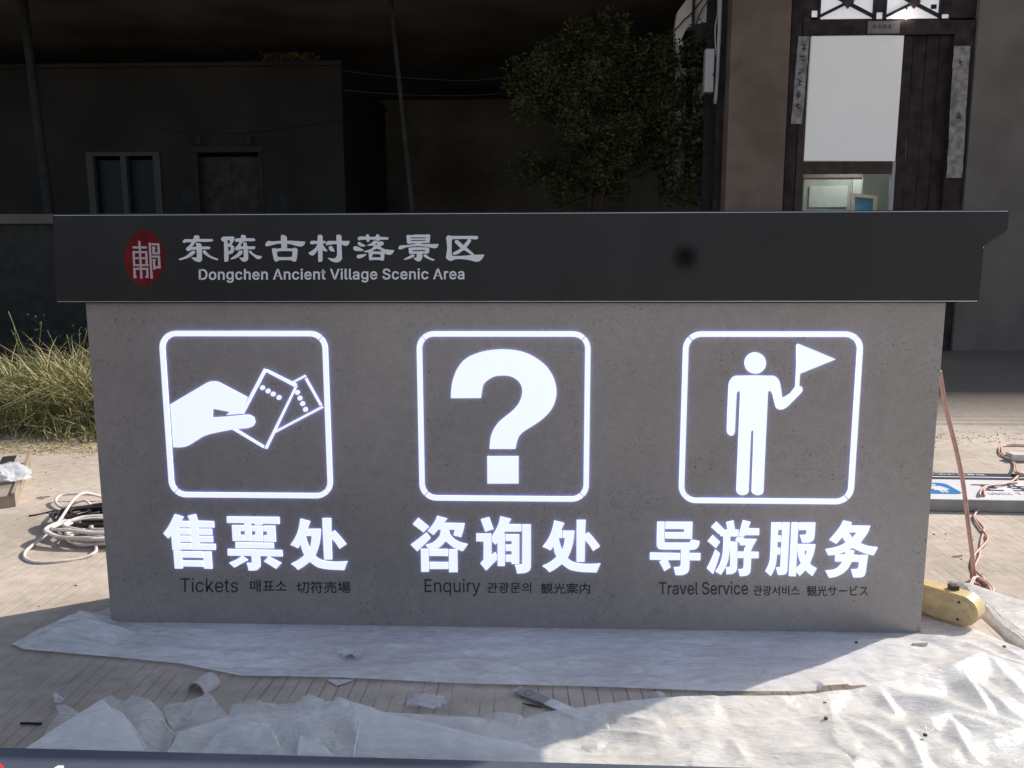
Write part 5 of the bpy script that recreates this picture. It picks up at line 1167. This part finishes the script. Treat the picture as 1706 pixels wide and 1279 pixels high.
# ruler-like strip
ra, rb = G(862, 1154), G(985, 1206); rd = (rb-ra).normalized(); rn_ = Vector((-rd.y, rd.x, 0)); Lr = (rb-ra).length
ru = empty('steel_strip', ra, 'narrow steel strip with a printed end lying on the bare concrete between the sheets', 'metal strip')
def onR(x, y, d): p = ra+rd*x+rn_*y; return Vector((p.x, p.y, .012+d))
prisms('blade', [[[(0, -.022), (Lr, -.022), (Lr, .022), (0, .022)]]], onR, M['steel'], ru, .004)
prisms('printed_end', [[[(0.004, -.02), (Lr*.42, -.02), (Lr*.42, .02), (0.004, .02)]]], lambda x, y, d: onR(x, y, d+.0042), M['grey'], ru, .0008)
ring = circ(.05, 0, .016, 24); prisms('print_mark', [[ring, circ(.05, 0, .0145, 24)]], lambda x, y, d: onR(x, y, d+.0052), M['navy'], ru, .0005)
prisms('rest', [[[(0.01, -.018), (.03, -.018), (.03, .018), (.01, .018)]]], lambda x, y, d: onR(x, y, d-.0105), M['grey'], ru, .010)
prisms('rest', [[[(Lr*.8, -.018), (Lr*.82, -.018), (Lr*.82, .018), (Lr*.8, .018)]]], lambda x, y, d: onR(x, y, d-.0105), M['grey'], ru, .010)
def scrap(name, px, py, s, seed, m, label, z=.02, hgt=.25):
    rn = random.Random(seed); g = G(px, py); n = 10; vs, fs = [], []
    for j in range(n):
        for i in range(n):
            x, y = (i/(n-1)-.5)*s, (j/(n-1)-.5)*s*.7
            vs.append((g.x+x*(1+rn.uniform(-.1, .1)), g.y+y*(1+rn.uniform(-.2, .2)), z+.004+hgt*s*facet(x, y, s*.4, seed)))
    fs = [(j*n+i, j*n+i+1, (j+1)*n+i+1, (j+1)*n+i) for j in range(n-1) for i in range(n-1) if math.hypot((i+.5)/(n-1)-.5, (j+.5)/(n-1)-.5) < .52+rn.uniform(-.1, .05)]
    return tag(mesh_obj(name, vs, fs, m), label, 'scrap')
scrap('paper_scrap', 584, 1098, .085, 3, M['paperw'], 'crumpled white paper scrap lying on the sheet below the ticket pictogram', .012, .3)
offcut('paper_triangle', 567, 1137, [(-.05, .012), (.05, .010), (-.005, -.03)], .002, M['paperw'], 'flat white paper triangle poking out from under the sheet hem', 'scrap', rot=.05)
scrap('foil_scrap', 712, 1176, .13, 8, M['bag'], 'crumpled clear film scrap on the bare concrete strip', .004, .14)
scrap('paper_curl', 104, 1176, .05, 12, M['paperw'], 'small curled white scrap at the left end of the crumpled sheet', .01, .9)
offcut('dark_stick', 52, 1208, [(-.035, -.003), (.035, -.003), (.035, .003), (-.035, .003)], .005, M['black'], 'short dark stick on the shaded concrete at lower left', 'stick')
offcut('dark_shaving', 885, 1178, [(-.03, .012), (.0, .004), (.035, -.010), (.0, -.001)], .004, M['black'], 'thin dark shaving lying next to the steel strip', 'scrap')
offcut('pale_peg', 1532, 1087, [(-.028, -.006), (.028, -.001), (.028, .006), (-.028, .003)], .012, M['white_cable'], 'small pale plastic peg on the sunlit sheet in front of the socket block', 'peg', z=.03)
for i, (px, py, l) in enumerate(((1595, 928, 'on the grooved concrete left of the twisted cable'), (1671, 1012, 'on the grooved concrete near the right edge'), (75, 829, 'on the concrete beside the metal channel'), (68, 831, 'on the concrete below the metal channel'))):
    r1 = random.Random(i).uniform(-.4, .4)
    offcut('twig', px, py, [(-.03, -.003), (.03, -.002), (.03, .003), (-.03, .002)], .005, M['timber'] if i != 1 else M['paperw'], 'tiny twig ' + l, 'twig', rot=r1, group='tiny twigs on the concrete')
for i, (px, py, l) in enumerate(((1372, 1196, 'in the middle of the smooth sunlit film'), (1374, 1222, 'just below another crumb on the smooth film'), (1425, 1092, 'right on the shadow line of the sheet'), (1539, 1251, 'near the bottom, between two creases'), (1671, 1099, 'at the far right, below the socket block'), (1683, 1242, 'in the bottom right corner of the film'))):
    offcut('dark_crumb', px, py, [(-.006, -.004), (.005, -.004), (.006, .004), (-.004, .005)], .006, M['grit'], 'tiny dark crumb ' + l, 'crumb', z=.05, group='dark crumbs on the sunlit plastic')
